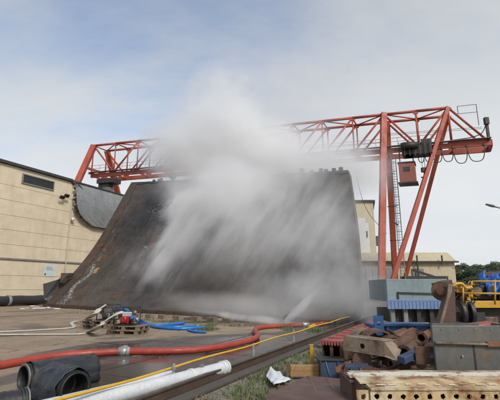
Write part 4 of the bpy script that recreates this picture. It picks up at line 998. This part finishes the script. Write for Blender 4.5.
def flanged(a_, b_, r_, lab, m='rusty'):
    d = (b_ - a_).normalized(); o = thing('flanged_pipe', lab, 'pipe', a_)
    MB().shell(a_, b_, r_, .012, 24).build('pipe', m, o)
    fl_ = MB().shell(a_ - d * .012, a_ + d * .012, r_ * 1.55, r_ * .62, 24).build('flange', m, o)
    x = d.cross(UP).normalized(); u = x.cross(d)
    for k in range(6):
        q_ = a_ - d * .02 + (x * math.cos(k * 1.047) + u * math.sin(k * 1.047)) * r_ * 1.3; MB().tube([q_, q_ + d * .04], .011, 6).build('bolt', 'dark', fl_)
flanged(at(404, 353, 6.9), at(416, 344, 7.6), .085, 'flanged rusty pipe with its open end facing the camera, right of the beige beam')
flanged(at(421, 338, 7.8), at(430, 333, 8.4), .08, 'flanged orange rusty pipe beside the upper left corner of the grey tank', 'rustyor')
flanged(at(390, 337, 8.4), at(405, 332, 8.9), .09, 'flanged rusty pipe lying behind the beige beam')
flanged(at(419, 352, 6.9), at(428, 349, 7.3), .06, 'small flanged rusty pipe close to the left edge of the grey tank', 'plate')
for n_, (pts, lab) in enumerate((([(352, 358), (362, 352), (372, 359), (384, 354), (392, 362)], 'black rubber cable looped over the scrap under the beige beam'), ([(398, 338), (406, 344), (415, 340), (424, 348)], 'black cable hanging over the rusty slabs left of the grey tank'))):
    tag(MB().tube(spline([at(x, y, 7.4 if n_ == 0 else 7.7) for x, y in pts], 6), .014, 7).build('cable', 'black'), lab, 'cable')
bb_ = thing('blue_bin', 'bright blue steel bin with an upright lifting lug', 'bin', ground(405, 345))
Yb_ = 10.2; pa, pb = at(375, 325.5, Yb_), at(437, 325.5, Yb_); zb_ = at(400, 337, Yb_).z
MB().box(((pa.x + pb.x) / 2, Yb_ + .5, (pa.z + zb_) / 2 - .25), ((pb.x - pa.x) / 2, .5, (pa.z - zb_) / 2 + .25)).build('body', 'bluesteel', bb_, .01)
MB().box(((pa.x + pb.x) / 2, Yb_ - .03, pa.z + .02), ((pb.x - pa.x) / 2 + .03, .05, .03)).build('rim', 'bluesteel', bb_, .005)
lg = at(378.5, 331, Yb_ - .2); MB().holed(Vector((lg.x - .09, Yb_ - .15, lg.z)), EX, UP, [(0, .24, True)], .36, .05, .03).build('lifting_lug', 'bluesteel', bb_)
MB().box((lg.x + .03, Yb_ - .15, lg.z - .05), (.16, .06, .05)).build('lug_base', 'bluesteel', bb_)
for k in range(5): MB().box((pa.x + .3 + k * .36, Yb_ - .02, pa.z - .25), (.03, .03, .22)).build('rib', 'bluesteel', bb_)
# pale hopper on legs
hpn = thing('steel_hopper', 'pale grey blue steel hopper with a light blue fringe, standing on legs', 'hopper', ground(412, 318))
Yh = 16.0; pa, pb = at(386, 279, Yh), at(447, 279, Yh); zt_, zm, zl = pa.z, at(400, 301, Yh).z, at(400, 309, Yh).z
MB().box(((pa.x + pb.x) / 2, Yh + 1.2, (zt_ + zm) / 2), ((pb.x - pa.x) / 2, 1.2, (zt_ - zm) / 2)).build('tub', 'hopper', hpn, .02)
MB().bar((pa.x + .4, Yh - .04, (zt_ + zm) / 2 - .1), (pb.x, Yh - .04, (zt_ + zm) / 2 - .16), .05, .05).build('side_bar', 'dark', hpn)
MB().bar((pa.x + .42, Yh - .04, (zt_ + zm) / 2 - .1), (pa.x + .42, Yh - .04, zm), .05, .05).build('side_bar', 'dark', hpn)
for k in range(18):
    x = pa.x - .05 + (pb.x - pa.x + .1) * (k + .5) / 18; MB().box((x, Yh - .06, (zm + zl) / 2), ((pb.x - pa.x) / 38, .03, (zm - zl) / 2)).build('fringe_plate', 'hopperblue', hpn, .008)
MB().box(((pa.x + pb.x) / 2, Yh - .03, zm + .02), ((pb.x - pa.x) / 2 + .06, .06, .04)).build('rim', 'hopperblue', hpn, .005)
MB().box(((pa.x + pb.x) / 2, Yh + 1.2, zl / 2 + .1), ((pb.x - pa.x) / 2 - .2, .9, zl / 2 - .12)).build('underframe', 'dark', hpn)
for k in range(5): MB().box((pa.x + .2 + k * (pb.x - pa.x - .4) / 4, Yh + .15, zl / 2), (.08, .08, zl / 2)).build('leg', 'frame_grey' if k < 2 else 'dark', hpn)
# grey steel tank
Yt = 6.3; tk = thing('grey_tank', 'long grey steel tank side with a rust band at the right', 'tank', ground(460, 372))
pa = at(432.5, 326, Yt); zt_ = pa.z; zr_ = at(432.5, 342.5, Yt).z; x1 = at(530, 326, Yt).x
MB().box(((pa.x + x1) / 2, Yt + .06, (zt_ + zr_) / 2), ((x1 - pa.x) / 2, .03, (zt_ - zr_) / 2)).build('upper_side', 'greysteel', tk, .006)
MB().box(((pa.x + x1) / 2, Yt + .03, zr_ / 2), ((x1 - pa.x) / 2 + .0, .03, zr_ / 2 - .01)).build('lower_side', 'greysteel', tk, .006)
MB().bar((pa.x, Yt - .02, zr_ + .005), (at(486, 344, Yt).x, Yt - .02, zr_ - .02), .07, .028).build('ledge', 'beige', tk, .003)
MB().bar((at(486, 344, Yt).x, Yt - .02, zr_ - .02), (x1, Yt - .02, zr_ - .02), .07, .07).build('rusty_ledge', 'rustyor', tk, .003)
MB().tube([Vector((at(462, 356, Yt).x, Yt - .0, at(462, 356, Yt).z)), Vector((at(462, 356, Yt).x, Yt - .03, at(462, 356, Yt).z))], .014, 10).build('bolt', 'alu', tk)
MB().box((x1 - .1, Yt + .45, zt_ / 2), (.03, .35, zt_ / 2 - .02)).build('side_wall', 'greysteel', tk)
MB().box(((pa.x + x1) / 2, Yt + .82, zt_ / 2), ((x1 - pa.x) / 2 - .35, .03, zt_ / 2 - .03)).build('back_side', 'greysteel', tk)
for px in (474,): p = at(px, 350, Yt); MB().box((p.x, Yt - .004, zr_ / 2), (.012, .004, zr_ / 2 - .03)).build('seam', 'dark', tk)
for px in (443, 460, 476, 492): MB().tube([Vector((at(px, 330, Yt).x, Yt + .03, zt_ - .05)), Vector((at(px, 330, Yt).x, Yt + .02, zt_ - .05))], .012, 8).build('rivet', 'frame_grey', tk)
# bent rusty column
bc = thing('rusty_column', 'bent rusty brown column with a pale edge, flaring at its foot', 'column', ground(450, 345))
q_ = [(449.5, 286), (455, 286), (456.5, 325), (461, 327), (441, 327), (446, 308), (449, 296)]
MB().prism([at(x, y, 8.0) for x, y in q_], Vector((.0, .28, 0))).build('body', 'plate', bc, .01)
MB().prism([at(x, y, 7.97) for x, y in ((448.5, 284), (452.5, 284), (452, 292), (449, 300), (446, 312), (441.5, 327), (439, 327), (444, 309), (447.5, 295))], Vector((.0, .03, 0))).build('pale_edge', 'beige', bc)
MB().box(at(450, 338, 8.2), (.28, .2, .3)).build('foot', 'plate', bc)
# rusty drum on machine
tag(MB().tube([at(443, 291, 8.9), at(441.5, 291, 8.3)], [.2, .2], 18).tube([at(441.5, 291, 8.3), at(441, 291, 8.2)], .09, 12).build('rusty_drum', 'rusty'), 'dark rusty drum beside the top of the bent column', 'drum')
rs2 = MB(); rs2.prism([at(437, 283, 9), at(452, 279.5, 9), at(453, 284, 9), at(447, 286, 9), at(448, 292, 9), at(439, 290, 9)], EY * .3); tag(rs2.build('crumpled_steel', 'plate', None, .01), 'crumpled dark brown steel above the rusty drum', 'scrap steel')
# yellow machine
ym = thing('yellow_machine', 'yellow work machine with tube railing, engine and dark tyres behind the tank', 'machine', ground(480, 350))
Ym = 8.6
def yb(x0, y0, x1, y1, Y, d, name, m, bev=.01, par=ym):
    a_, b_ = at(x0, y0, Y), at(x1, y1, Y); return MB().box(((a_.x + b_.x) / 2, Y + d / 2, (a_.z + b_.z) / 2), (abs(b_.x - a_.x) / 2, d / 2, abs(a_.z - b_.z) / 2)).build(name, m, par, bev)
yb(465, 301, 530, 308, Ym, .5, 'deck_beam', 'yellowpaint')
yb(470, 308.3, 528, 326, Ym + .2, 1.2, 'chassis', 'dark')
yb(477, 317, 499, 327, Ym + .05, .12, 'panel', 'beige', .01)
rl = MB(); T_ = lambda x, y, Y=Ym: at(x, y, Y)
for (a_, b_) in (((472, 281.3), (526, 281.3)), ((463, 293.2), (526, 293.8)), ((463, 285), (463, 303)), ((495, 281.3), (495, 304)), ((472, 281.3), (471, 287))): rl.tube([T_(*a_), T_(*b_)], .02, 8)
rl.build('railing', 'yellowpaint', ym)
MB().tube(spline([T_(452.5, 287), T_(456, 284), T_(462, 284), T_(466, 288), T_(472, 287)], 5), .035, 8).build('handle', 'yellowpaint', ym)
for k in range(4): MB().bar(T_(463 + k * 3, 310 - k, Ym - .03), T_(466 + k * 3, 301, Ym - .03), .02).build('stripe', 'black', ym)
en = MB(); 
en.box(at(461, 297, Ym + .4), (.16, .25, .22)); en.box(at(476, 292, Ym + .6), (.28, .25, .15)); en.box(at(484, 296.5, Ym + .7), (.5, .2, .09)); en.build('engine', 'dark', ym, .02)
eb = MB(); eb.box(at(458.5, 290, Ym + .2), (.11, .12, .06)); eb.box(at(466, 290, Ym + .3), (.09, .1, .1)); eb.build('engine_cover', 'yellowpaint', ym, .02)
MB().tube([at(477, 291, Ym + .1), at(477, 291, Ym + .3)], .1, 16).build('filter_drum', 'beige', ym)
MB().tube([at(466, 288, Ym), at(466, 288, Ym + .15)], .05, 12).build('gauge', 'alu', ym)
for k in range(7): a_ = at(455 + k * 3.3, 284.5 + rnd(-1.5, 3), Ym + .3); MB().tube(spline([a_, a_ + Vector((.1, 0, rnd(.0, .08))), a_ + Vector((rnd(.1, .2), .05, -.15)), a_ + Vector((rnd(.0, .3), .1, -.32))], 4), .014, 6).build('hose_line', random.choice(['black', 'dark', 'yellowpaint']), ym)
for k in range(34):
    px, py = rnd(453, 476), rnd(284, 300); c_ = at(px, py, Ym + rnd(.1, .45)); t_ = k % 4; g_ = MB()
    if t_ == 0: g_.tube([c_, c_ + Vector((rnd(-.1, .1), .02, rnd(.04, .12)))], rnd(.02, .045), 10)
    elif t_ == 1: g_.box(c_, (rnd(.02, .08), .05, rnd(.015, .05)), (Vector((1, 0, rnd(-.4, .4))).normalized(), EY, UP))
    elif t_ == 2: g_.tube(spline([c_, c_ + Vector((rnd(-.1, .15), 0, rnd(-.05, .1))), c_ + Vector((rnd(-.2, .25), 0, rnd(-.2, .0)))], 5), rnd(.008, .018), 6)
    else: g_.bar(c_, c_ + Vector((rnd(-.22, .22), 0, rnd(-.05, .12))), rnd(.02, .035))
    g_.build(['valve', 'bracket', 'hose_line', 'strut'][t_], random.choice(['yellowpaint', 'dark', 'rusty', 'yellowpaint', 'beige', 'black']), ym)
for px in (460, 468.5):
    c_ = at(px, 313, Ym + .1); c_.z = at(px, 313, Ym).z
    wv = MB().tube([c_ - EX * .05 , c_ + EX * .05], .26, 22).build('tyre', 'black', ym, .02)
    MB().tube([c_ - EX * .055, c_ + EX * .055], .14, 16).build('rim', 'beige', wv)
MB().box(at(464, 318, Ym + .3), (.3, .3, .14)).build('axle_box', 'dark', ym)
tag(MB().box(at(478, 325.5, 7.4), (.28, .18, .04), (Vector((.95, 0, .1)).normalized(), EY, UP)).build('rag_bundle', 'redroof', None, .02), 'small reddish piece lying on top of the grey tank', 'scrap steel')
# tarp
tp = MB(); nu, nv = 44, 28; vs = []
corn = [at(477, 276, 9.5), at(516, 271, 9.5), at(520, 299, 8.85), at(486, 295, 8.85)]
for i in range(nu + 1):
    for j in range(nv + 1):
        u, v = i / nu, j / nv; p = corn[0].lerp(corn[1], u).lerp(corn[3].lerp(corn[2], u), v)
        f_ = noise.noise(Vector((u * 5, v * 2, 0))) * .14 + noise.noise(Vector((u * 12 + v * 6, v * 4, 4))) * .07 + abs(noise.noise(Vector((u * 22 - v * 9, v * 8, 9)))) * .05
        vs.append(p + Vector((.0, -f_ * 1.3, f_)))
tp.add(vs, [(i * (nv + 1) + j, (i + 1) * (nv + 1) + j, (i + 1) * (nv + 1) + j + 1, i * (nv + 1) + j + 1) for i in range(nu) for j in range(nv)], True)
to = tp.build('tarpaulin', 'tarp'); sm = to.modifiers.new('s', 'SOLIDIFY'); sm.thickness = .01
tag(to, 'crumpled blue tarpaulin draped behind the yellow railing', 'tarpaulin')
pk = thing('covered_load', 'dark load heaped under the blue tarpaulin', 'load', ground(500, 330))
MB().box(at(500, 292, 10.4), (.55, .5, .35)).box(at(500, 305, 10.4), (.6, .5, .35)).build('crate', 'dark', pk, .03)
MB().prism([at(484, 275, 10.2), at(496, 271.5, 10.2), at(520, 270, 10.2), at(520, 274, 10.2), at(490, 277, 10.2)], EY * .4).build('board', 'rusty', pk, .01)
# white sheeting
ps = MB(); nu, nv = 14, 8; vs = []; cn = [ground(266, 379), ground(274, 372.5), ground(291, 383), ground(274, 388)]
for i in range(nu + 1):
    for j in range(nv + 1):
        u, v = i / nu, j / nv; p = cn[0].lerp(cn[1], v).lerp(cn[3].lerp(cn[2], v), u)
        h = .05 + .16 * (1 - u) * (1 - abs(2 * v - 1)) * .6 + noise.noise(Vector((u * 4, v * 4, 1))) * .06; vs.append(p + UP * max(.01, h))
ps.add(vs, [(i * (nv + 1) + j, (i + 1) * (nv + 1) + j, (i + 1) * (nv + 1) + j + 1, i * (nv + 1) + j + 1) for i in range(nu) for j in range(nv)], True)
po = ps.build('plastic_sheet', 'paper'); sm = po.modifiers.new('s', 'SOLIDIFY'); sm.thickness = .004
tag(po, 'crumpled white plastic sheet on the weeds by the brown plate', 'plastic sheet')

# ============================================================ WEEDS, GRAVEL, DEBRIS
def blades(spots, m, name, lab, hmin, hmax, w_=.006):
    s = MB()
    for (p, r, n) in spots:
        for _ in range(n):
            a_ = rnd(0, 6.28); d = r * math.sqrt(random.random()); b_ = p + Vector((d * math.cos(a_), d * math.sin(a_), 0)); h = rnd(hmin, hmax) * (1.1 - d / r * .5)
            l = Vector((rnd(-1, 1), rnd(-1, 1), 0)) * h * .5; x = Vector((math.cos(a_ * 3), math.sin(a_ * 3), 0)) * w_ * rnd(.8, 2.2)
            s.add([b_ - x, b_ + x, b_ + l * .4 + UP * h * .6 + x * .7, b_ + l + UP * h, b_ + l * .4 + UP * h * .6 - x * .7], [(0, 1, 2, 4), (4, 2, 3)])
    return stuff(s.build(name, m, fix=False), lab, 'weeds')
sg_ = []; sdry = []
for _ in range(150):
    a_ = rnd(4.2, 13); b_ = RB + rnd(.35, 1.9) + (a_ - 5) * .04
    p = fr(a_, b_, -.05)
    dens = noise.noise(Vector((p.x * .8, p.y * .8, 0)))
    (sg_ if dens > .1 else sdry).append((p, rnd(.1, .3), int(rnd(10, 40))))
for (x, y, r, n) in ((285, 362, .3, 260), (275, 368, .28, 260), (262, 378, .3, 240), (250, 386, .3, 200), (240, 392, .3, 180), (255, 396, .3, 200), (302, 355, .3, 220), (318, 352, .3, 220), (270, 393, .22, 160), (352, 360, .3, 200), (358, 366, .3, 200), (375, 367, .3, 200), (350, 352, .35, 200), (340, 352, .3, 150), (330, 347, .3, 120), (395, 372, .3, 150)): sg_.append((ground(x, y) - UP * .05, r, n))
blades([(p, r_, int(n * .6)) for p, r_, n in sg_], 'grass', 'weeds', 'green weeds growing along the gravel beside the rail', .03, .14)
blades(sdry, 'grassdry', 'dry_grass', 'dry grass tufts on the gravel beside the rail', .03, .13)
sh_ = []
for k in range(60):
    px = rnd(135, 345); p = ground(px, 319.5 + (px - 135) * .06 + rnd(-.5, 1.4)); sh_.append((p, rnd(.15, .4), 16))
for k in range(9): sh_.append((ground(206 + rnd(-5, 8), 328 + rnd(-2, 3)), .3, 70))
blades(sh_, 'grass', 'weeds', 'strip of weeds at the foot of the hull section', .04, .18, .008)
gs = MB()
for _ in range(3200):
    a_ = rnd(3.5, 16); b_ = RB + rnd(.1, 3.6); p = fr(a_, b_, -.045); r = rnd(.008, .03) * (1.6 if random.random() < .08 else 1)
    x = Vector((rnd(-1, 1), rnd(-1, 1), rnd(-.3, .3))).normalized(); y = x.cross(UP).normalized(); z = x.cross(y)
    gs.add([p + x * r, p - x * r * .9, p + y * r * .8, p - y * r, p + z * r * .6, p - z * r * .6], [(0, 2, 4), (2, 1, 4), (1, 3, 4), (3, 0, 4), (2, 0, 5), (1, 2, 5), (3, 1, 5), (0, 3, 5)])
stuff(gs.build('gravel', 'stone', fix=False), 'loose gravel between the rail and the scrap', 'gravel')
db = MB()
for _ in range(260):
    px = rnd(70, 330); p = ground(px, 309 + max(0, px - 50) * .058 + rnd(-1, 2.5)); r = rnd(.015, .05)
    x = Vector((rnd(-1, 1), rnd(-1, 1), 0)).normalized(); db.box(p + UP * r * .3, (r, r * rnd(.3, .8), r * rnd(.2, .5)), (x, x.cross(UP), UP))
stuff(db.build('rubble', 'hullrust', fix=False), 'rusty flakes and rubble along the foot of the hull', 'rubble')
lt2 = MB()
for _ in range(900):
    a_ = rnd(4, 30); b_ = rnd(-22, RB - .4); p = fr(a_, b_, .005); rr_ = rnd(.004, .018) * (1 + a_ * .03); x = Vector((rnd(-1, 1), rnd(-1, 1), 0)).normalized(); y = x.cross(UP)
    lt2.add([p + x * rr_ * 1.6, p - x * rr_ * 1.3, p + y * rr_, p - y * rr_ * .8, p + UP * rr_ * .8], [(0, 2, 4), (2, 1, 4), (1, 3, 4), (3, 0, 4)])
stuff(lt2.build('grit', 'stone', fix=False), 'small stones and grit scattered over the wet yard', 'grit')
# foam heap at the left foot of the hull
fm = MB()
for _ in range(26):
    p = ground(rnd(22, 62), rnd(304, 309)); r = rnd(.08, .26)
    fm.tube([p - UP * .02, p + UP * r * .12, p + UP * r * .18], [r, r * .8, r * .2], 12)
stuff(fm.build('foam', 'paper'), 'pale foam and running water at the left foot of the hull', 'foam')

# ============================================================ SPRAY (real volume of mist)
def ell(px, py, Y, rx, ry, ryd, tilt):    # pixel-sized radii turned into metres at that distance
    c = at(px, py, Y); k = (c - Vector((0, 0, 1.6))).length / math.hypot(F, math.hypot(px - 250, py - 200))
    return (c, (rx * k, ryd, ry * k), tilt)
E_ = [  # px, py, Y, rx, ry, depth radius, tilt(deg in the picture plane), strength
    (228, 150, 30, 96, 62, 4.0, 0, .95, 0),
    (220, 108, 30, 54, 52, 4.0, 8, .38, 0),
    (302, 168, 29, 110, 44, 4.0, -6, .66, 0),
    (184, 146, 31, 60, 42, 3.5, 15, .50, 0),
    (268, 98, 31, 115, 70, 5.0, 20, .12, 0),
    (272, 225, 25, 115, 82, 3.2, 5, .26, 1),
    (262, 232, 25.2, 118, 80, 2.8, 5, .26, 0),
    (188, 228, 27.5, 68, 20, 1.8, 54, 3.0, 1),
    (188, 207, 27.5, 34, 20, 1.6, 30, 2.6, 1),
    (228, 188, 26.5, 84, 36, 2.6, 5, .9, 0),
    (245, 308, 18, 110, 17, 1.6, -7, .40, 0),
    (330, 250, 21.5, 58, 92, 1.8, 0, .36, 0),
    (322, 250, 21.8, 46, 70, 1.2, -12, .26, 1),
    (306, 300, 17.0, 90, 36, 2.0, 0, .30, 0),
    (362, 300, 19.0, 38, 46, 2.4, 0, .45, 0),
    (168, 262, 27, 56, 46, 1.5, 40, .40, 1),
    (300, 308, 16.0, 27, 5, .30, 43, 9.0, 0),
    (250, 318, 16.8, 66, 5, .8, -6, 1.5, 1),
]
vol_m, t = nodes('mist_volume'); L = t.links.new
vo = t.nodes.new('ShaderNodeOutputMaterial'); pv = t.nodes.new('ShaderNodeVolumeScatter'); L(pv.outputs[0], vo.inputs['Volume'])
pv.inputs['Color'].default_value = (.98, .99, 1, 1); pv.inputs['Anisotropy'].default_value = .45
geo = t.nodes.new('ShaderNodeNewGeometry')
def vm(op, a, b=None):
    n = t.nodes.new('ShaderNodeMath'); n.operation = op
    for i, v in enumerate((a, b)):
        if v is None: continue
        if isinstance(v, (int, float)): n.inputs[i].default_value = v
        else: L(v, n.inputs[i])
    return n.outputs[0]
# warp the position so that the puffs get ragged edges
wz = t.nodes.new('ShaderNodeTexNoise'); wz.inputs['Scale'].default_value = .32; wz.inputs['Detail'].default_value = 7; wz.inputs['Roughness'].default_value = .62; L(geo.outputs['Position'], wz.inputs[0])
sb = t.nodes.new('ShaderNodeVectorMath'); sb.operation = 'SUBTRACT'; L(wz.outputs['Color'], sb.inputs[0]); sb.inputs[1].default_value = (.5, .5, .5)
scl = t.nodes.new('ShaderNodeVectorMath'); scl.operation = 'SCALE'; L(sb.outputs[0], scl.inputs[0]); scl.inputs['Scale'].default_value = 4.2
ad = t.nodes.new('ShaderNodeVectorMath'); ad.operation = 'ADD'; L(geo.outputs['Position'], ad.inputs[0]); L(scl.outputs[0], ad.inputs[1])
scs = t.nodes.new('ShaderNodeVectorMath'); scs.operation = 'SCALE'; L(sb.outputs[0], scs.inputs[0]); scs.inputs['Scale'].default_value = .8
ads = t.nodes.new('ShaderNodeVectorMath'); ads.operation = 'ADD'; L(geo.outputs['Position'], ads.inputs[0]); L(scs.outputs[0], ads.inputs[1])
tot = None
dom = MB()
tots = [None, None]
for (px, py, Y, rx, ry, rd, tilt, st, gi) in E_:
    c, rad, tl = ell(px, py, Y, rx, ry, rd, tilt)
    az = math.atan2(c.x, c.y)
    rot = Matrix.Rotation(-az, 4, 'Z') @ Matrix.Rotation(R(-tl), 4, 'Y')
    eu = rot.to_euler('XYZ')
    mpn = t.nodes.new('ShaderNodeMapping'); mpn.vector_type = 'TEXTURE'
    mpn.inputs['Location'].default_value = c; mpn.inputs['Rotation'].default_value = eu; mpn.inputs['Scale'].default_value = rad
    L(ad.outputs[0] if min(rx, ry) > 25 else ads.outputs[0], mpn.inputs[0])
    ln = t.nodes.new('ShaderNodeVectorMath'); ln.operation = 'LENGTH'; L(mpn.outputs[0], ln.inputs[0])
    mr = t.nodes.new('ShaderNodeMapRange'); mr.interpolation_type = 'SMOOTHSTEP'; mr.inputs[1].default_value = 1.0; mr.inputs[2].default_value = .3; mr.inputs[3].default_value = 0; mr.inputs[4].default_value = st
    L(ln.outputs['Value'], mr.inputs[0]); tots[gi] = mr.outputs[0] if tots[gi] is None else vm('ADD', tots[gi], mr.outputs[0])
    # domain ellipsoid
    bm = bmesh.new(); bmesh.ops.create_icosphere(bm, subdivisions=3, radius=1.0)
    Mx = Matrix.Translation(c) @ rot @ Matrix.Diagonal((*rad, 1)); gr = 1.12
    vs = [Mx @ (v.co * gr) for v in bm.verts]; dom.add(vs, [tuple(v.index for v in f.verts) for f in bm.faces], True); bm.free()
# streaky break-up, drawn out along the fall of the water
mpv = t.nodes.new('ShaderNodeMapping'); mpv.vector_type = 'TEXTURE'; mpv.inputs['Rotation'].default_value = (0, R(33), 0); mpv.inputs['Scale'].default_value = (.72, 1.2, 3.0); L(ads.outputs[0], mpv.inputs[0])
nv_ = t.nodes.new('ShaderNodeTexNoise'); nv_.inputs['Scale'].default_value = 1.0; nv_.inputs['Detail'].default_value = 6; nv_.inputs['Roughness'].default_value = .66; L(mpv.outputs[0], nv_.inputs[0])
mr = t.nodes.new('ShaderNodeMapRange'); mr.interpolation_type = 'SMOOTHSTEP'; mr.inputs[1].default_value = .40; mr.inputs[2].default_value = .66; mr.inputs[3].default_value = .10; mr.inputs[4].default_value = 2.5; L(nv_.outputs[0], mr.inputs[0])
nb_ = t.nodes.new('ShaderNodeTexNoise'); nb_.inputs['Scale'].default_value = .55; nb_.inputs['Detail'].default_value = 7; nb_.inputs['Roughness'].default_value = .6; L(ads.outputs[0], nb_.inputs[0])
mr2 = t.nodes.new('ShaderNodeMapRange'); mr2.inputs[1].default_value = .36; mr2.inputs[2].default_value = .64; mr2.inputs[3].default_value = .45; mr2.inputs[4].default_value = 1.5; L(nb_.outputs[0], mr2.inputs[0])
dens = vm('ADD', vm('MULTIPLY', tots[1], mr.outputs[0]), vm('MULTIPLY', tots[0], mr2.outputs[0])); L(dens, pv.inputs['Density'])
mo = dom.build('water_spray', vol_m, fix=False)
rm = mo.modifiers.new('r', 'REMESH'); rm.mode = 'VOXEL'; rm.voxel_size = .45
stuff(mo, 'white cloud of water spray and mist rising over the hull section', 'spray')
vol_m.cycles.volume_step_rate = .34
# droplets thrown off the jets
dr = MB()
def drop(p, d, l, r):
    x = d.orthogonal().normalized(); y = d.cross(x); a_, b_, c_ = (p + (x * math.cos(k) + y * math.sin(k)) * r for k in (0, 2.1, 4.2))
    dr.add([p - d * l, a_, b_, c_, p + d * l], [(0, 2, 1), (0, 3, 2), (0, 1, 3), (4, 1, 2), (4, 2, 3), (4, 3, 1)])
j0, j1 = at(284, 322, 16.6), at(317, 292, 16.9)
for _ in range(400):
    tt = random.random(); p = j0.lerp(j1, tt) + Vector((random.gauss(0, 1), random.gauss(0, 1), random.gauss(0, 1))) * (.04 + .16 * tt ** 2); drop(p, (j1 - j0).normalized(), rnd(.02, .06), rnd(.003, .006))
def finger(px, py, Y, dx, dy, ln, n, spread, r0):      # one thrown sheet of water breaking into drops
    c = at(px, py, Y); d = Vector((dx, 0, -dy)).normalized(); ph = rnd(0, 6)
    for _ in range(n):
        tt = random.random() ** 1.3; L_ = ln * tt
        q = c + d * L_ - UP * .10 * L_ * L_ + Vector((random.gauss(0, 1), random.gauss(0, 1) * .8, random.gauss(0, 1))) * spread * (.12 + tt) + Vector((math.sin(L_ * 2 + ph) * .1, 0, 0))
        drop(q, (d + Vector((random.gauss(0, .15), 0, random.gauss(0, .15) - .2 * L_))).normalized(), rnd(.02, .07), r0 * rnd(.5, 1.3))
for _ in range(40): finger(rnd(182, 222), rnd(194, 216), rnd(26.5, 28.0), rnd(-.9, -.45), rnd(.5, 1.1), rnd(1.4, 3.8), 170, rnd(.2, .42), .0045)
for _ in range(10): finger(rnd(168, 188), rnd(196, 222), 27, rnd(-1, -.6), rnd(.0, .7), rnd(.6, 1.4), 170, rnd(.2, .4), .0045)
for _ in range(650):       # the bright stream along the left edge of the shell
    s_ = 11.5 * random.random(); uu = .085 + .012 * math.sin(s_ * .9) + random.gauss(0, .008) * (1.8 if s_ < 3 else .7); uu = max(.01, uu); drop(hp(uu, s_) + hnorm(uu, s_) * rnd(.08, .2), (hp(uu, max(0, s_ - .4)) - hp(uu, s_) + Vector((1e-4, 0, -1e-3))).normalized(), rnd(.015, .05), rnd(.002, .005))
M['drop'] = mat('water_drop_white', (.8, .82, .84), (.75, .77, .8), 1, .3, bump=0)
stuff(dr.build('water_drops', M['drop'], fix=False), 'white streaks of flying water drops around the jets', 'water drops')
# nozzle
nz_ = thing('water_monitor', 'small black water nozzle on a stand in front of the hull', 'nozzle', ground(285, 324))
q = ground(284, 324.5)
MB().tube([q, q + UP * .28], .035, 10).build('stand', 'dark', nz_); MB().tube([q + UP * .28, q + UP * .28 + (j1 - j0).normalized() * .4], [.05, .03], 12).build('barrel', 'black', nz_)
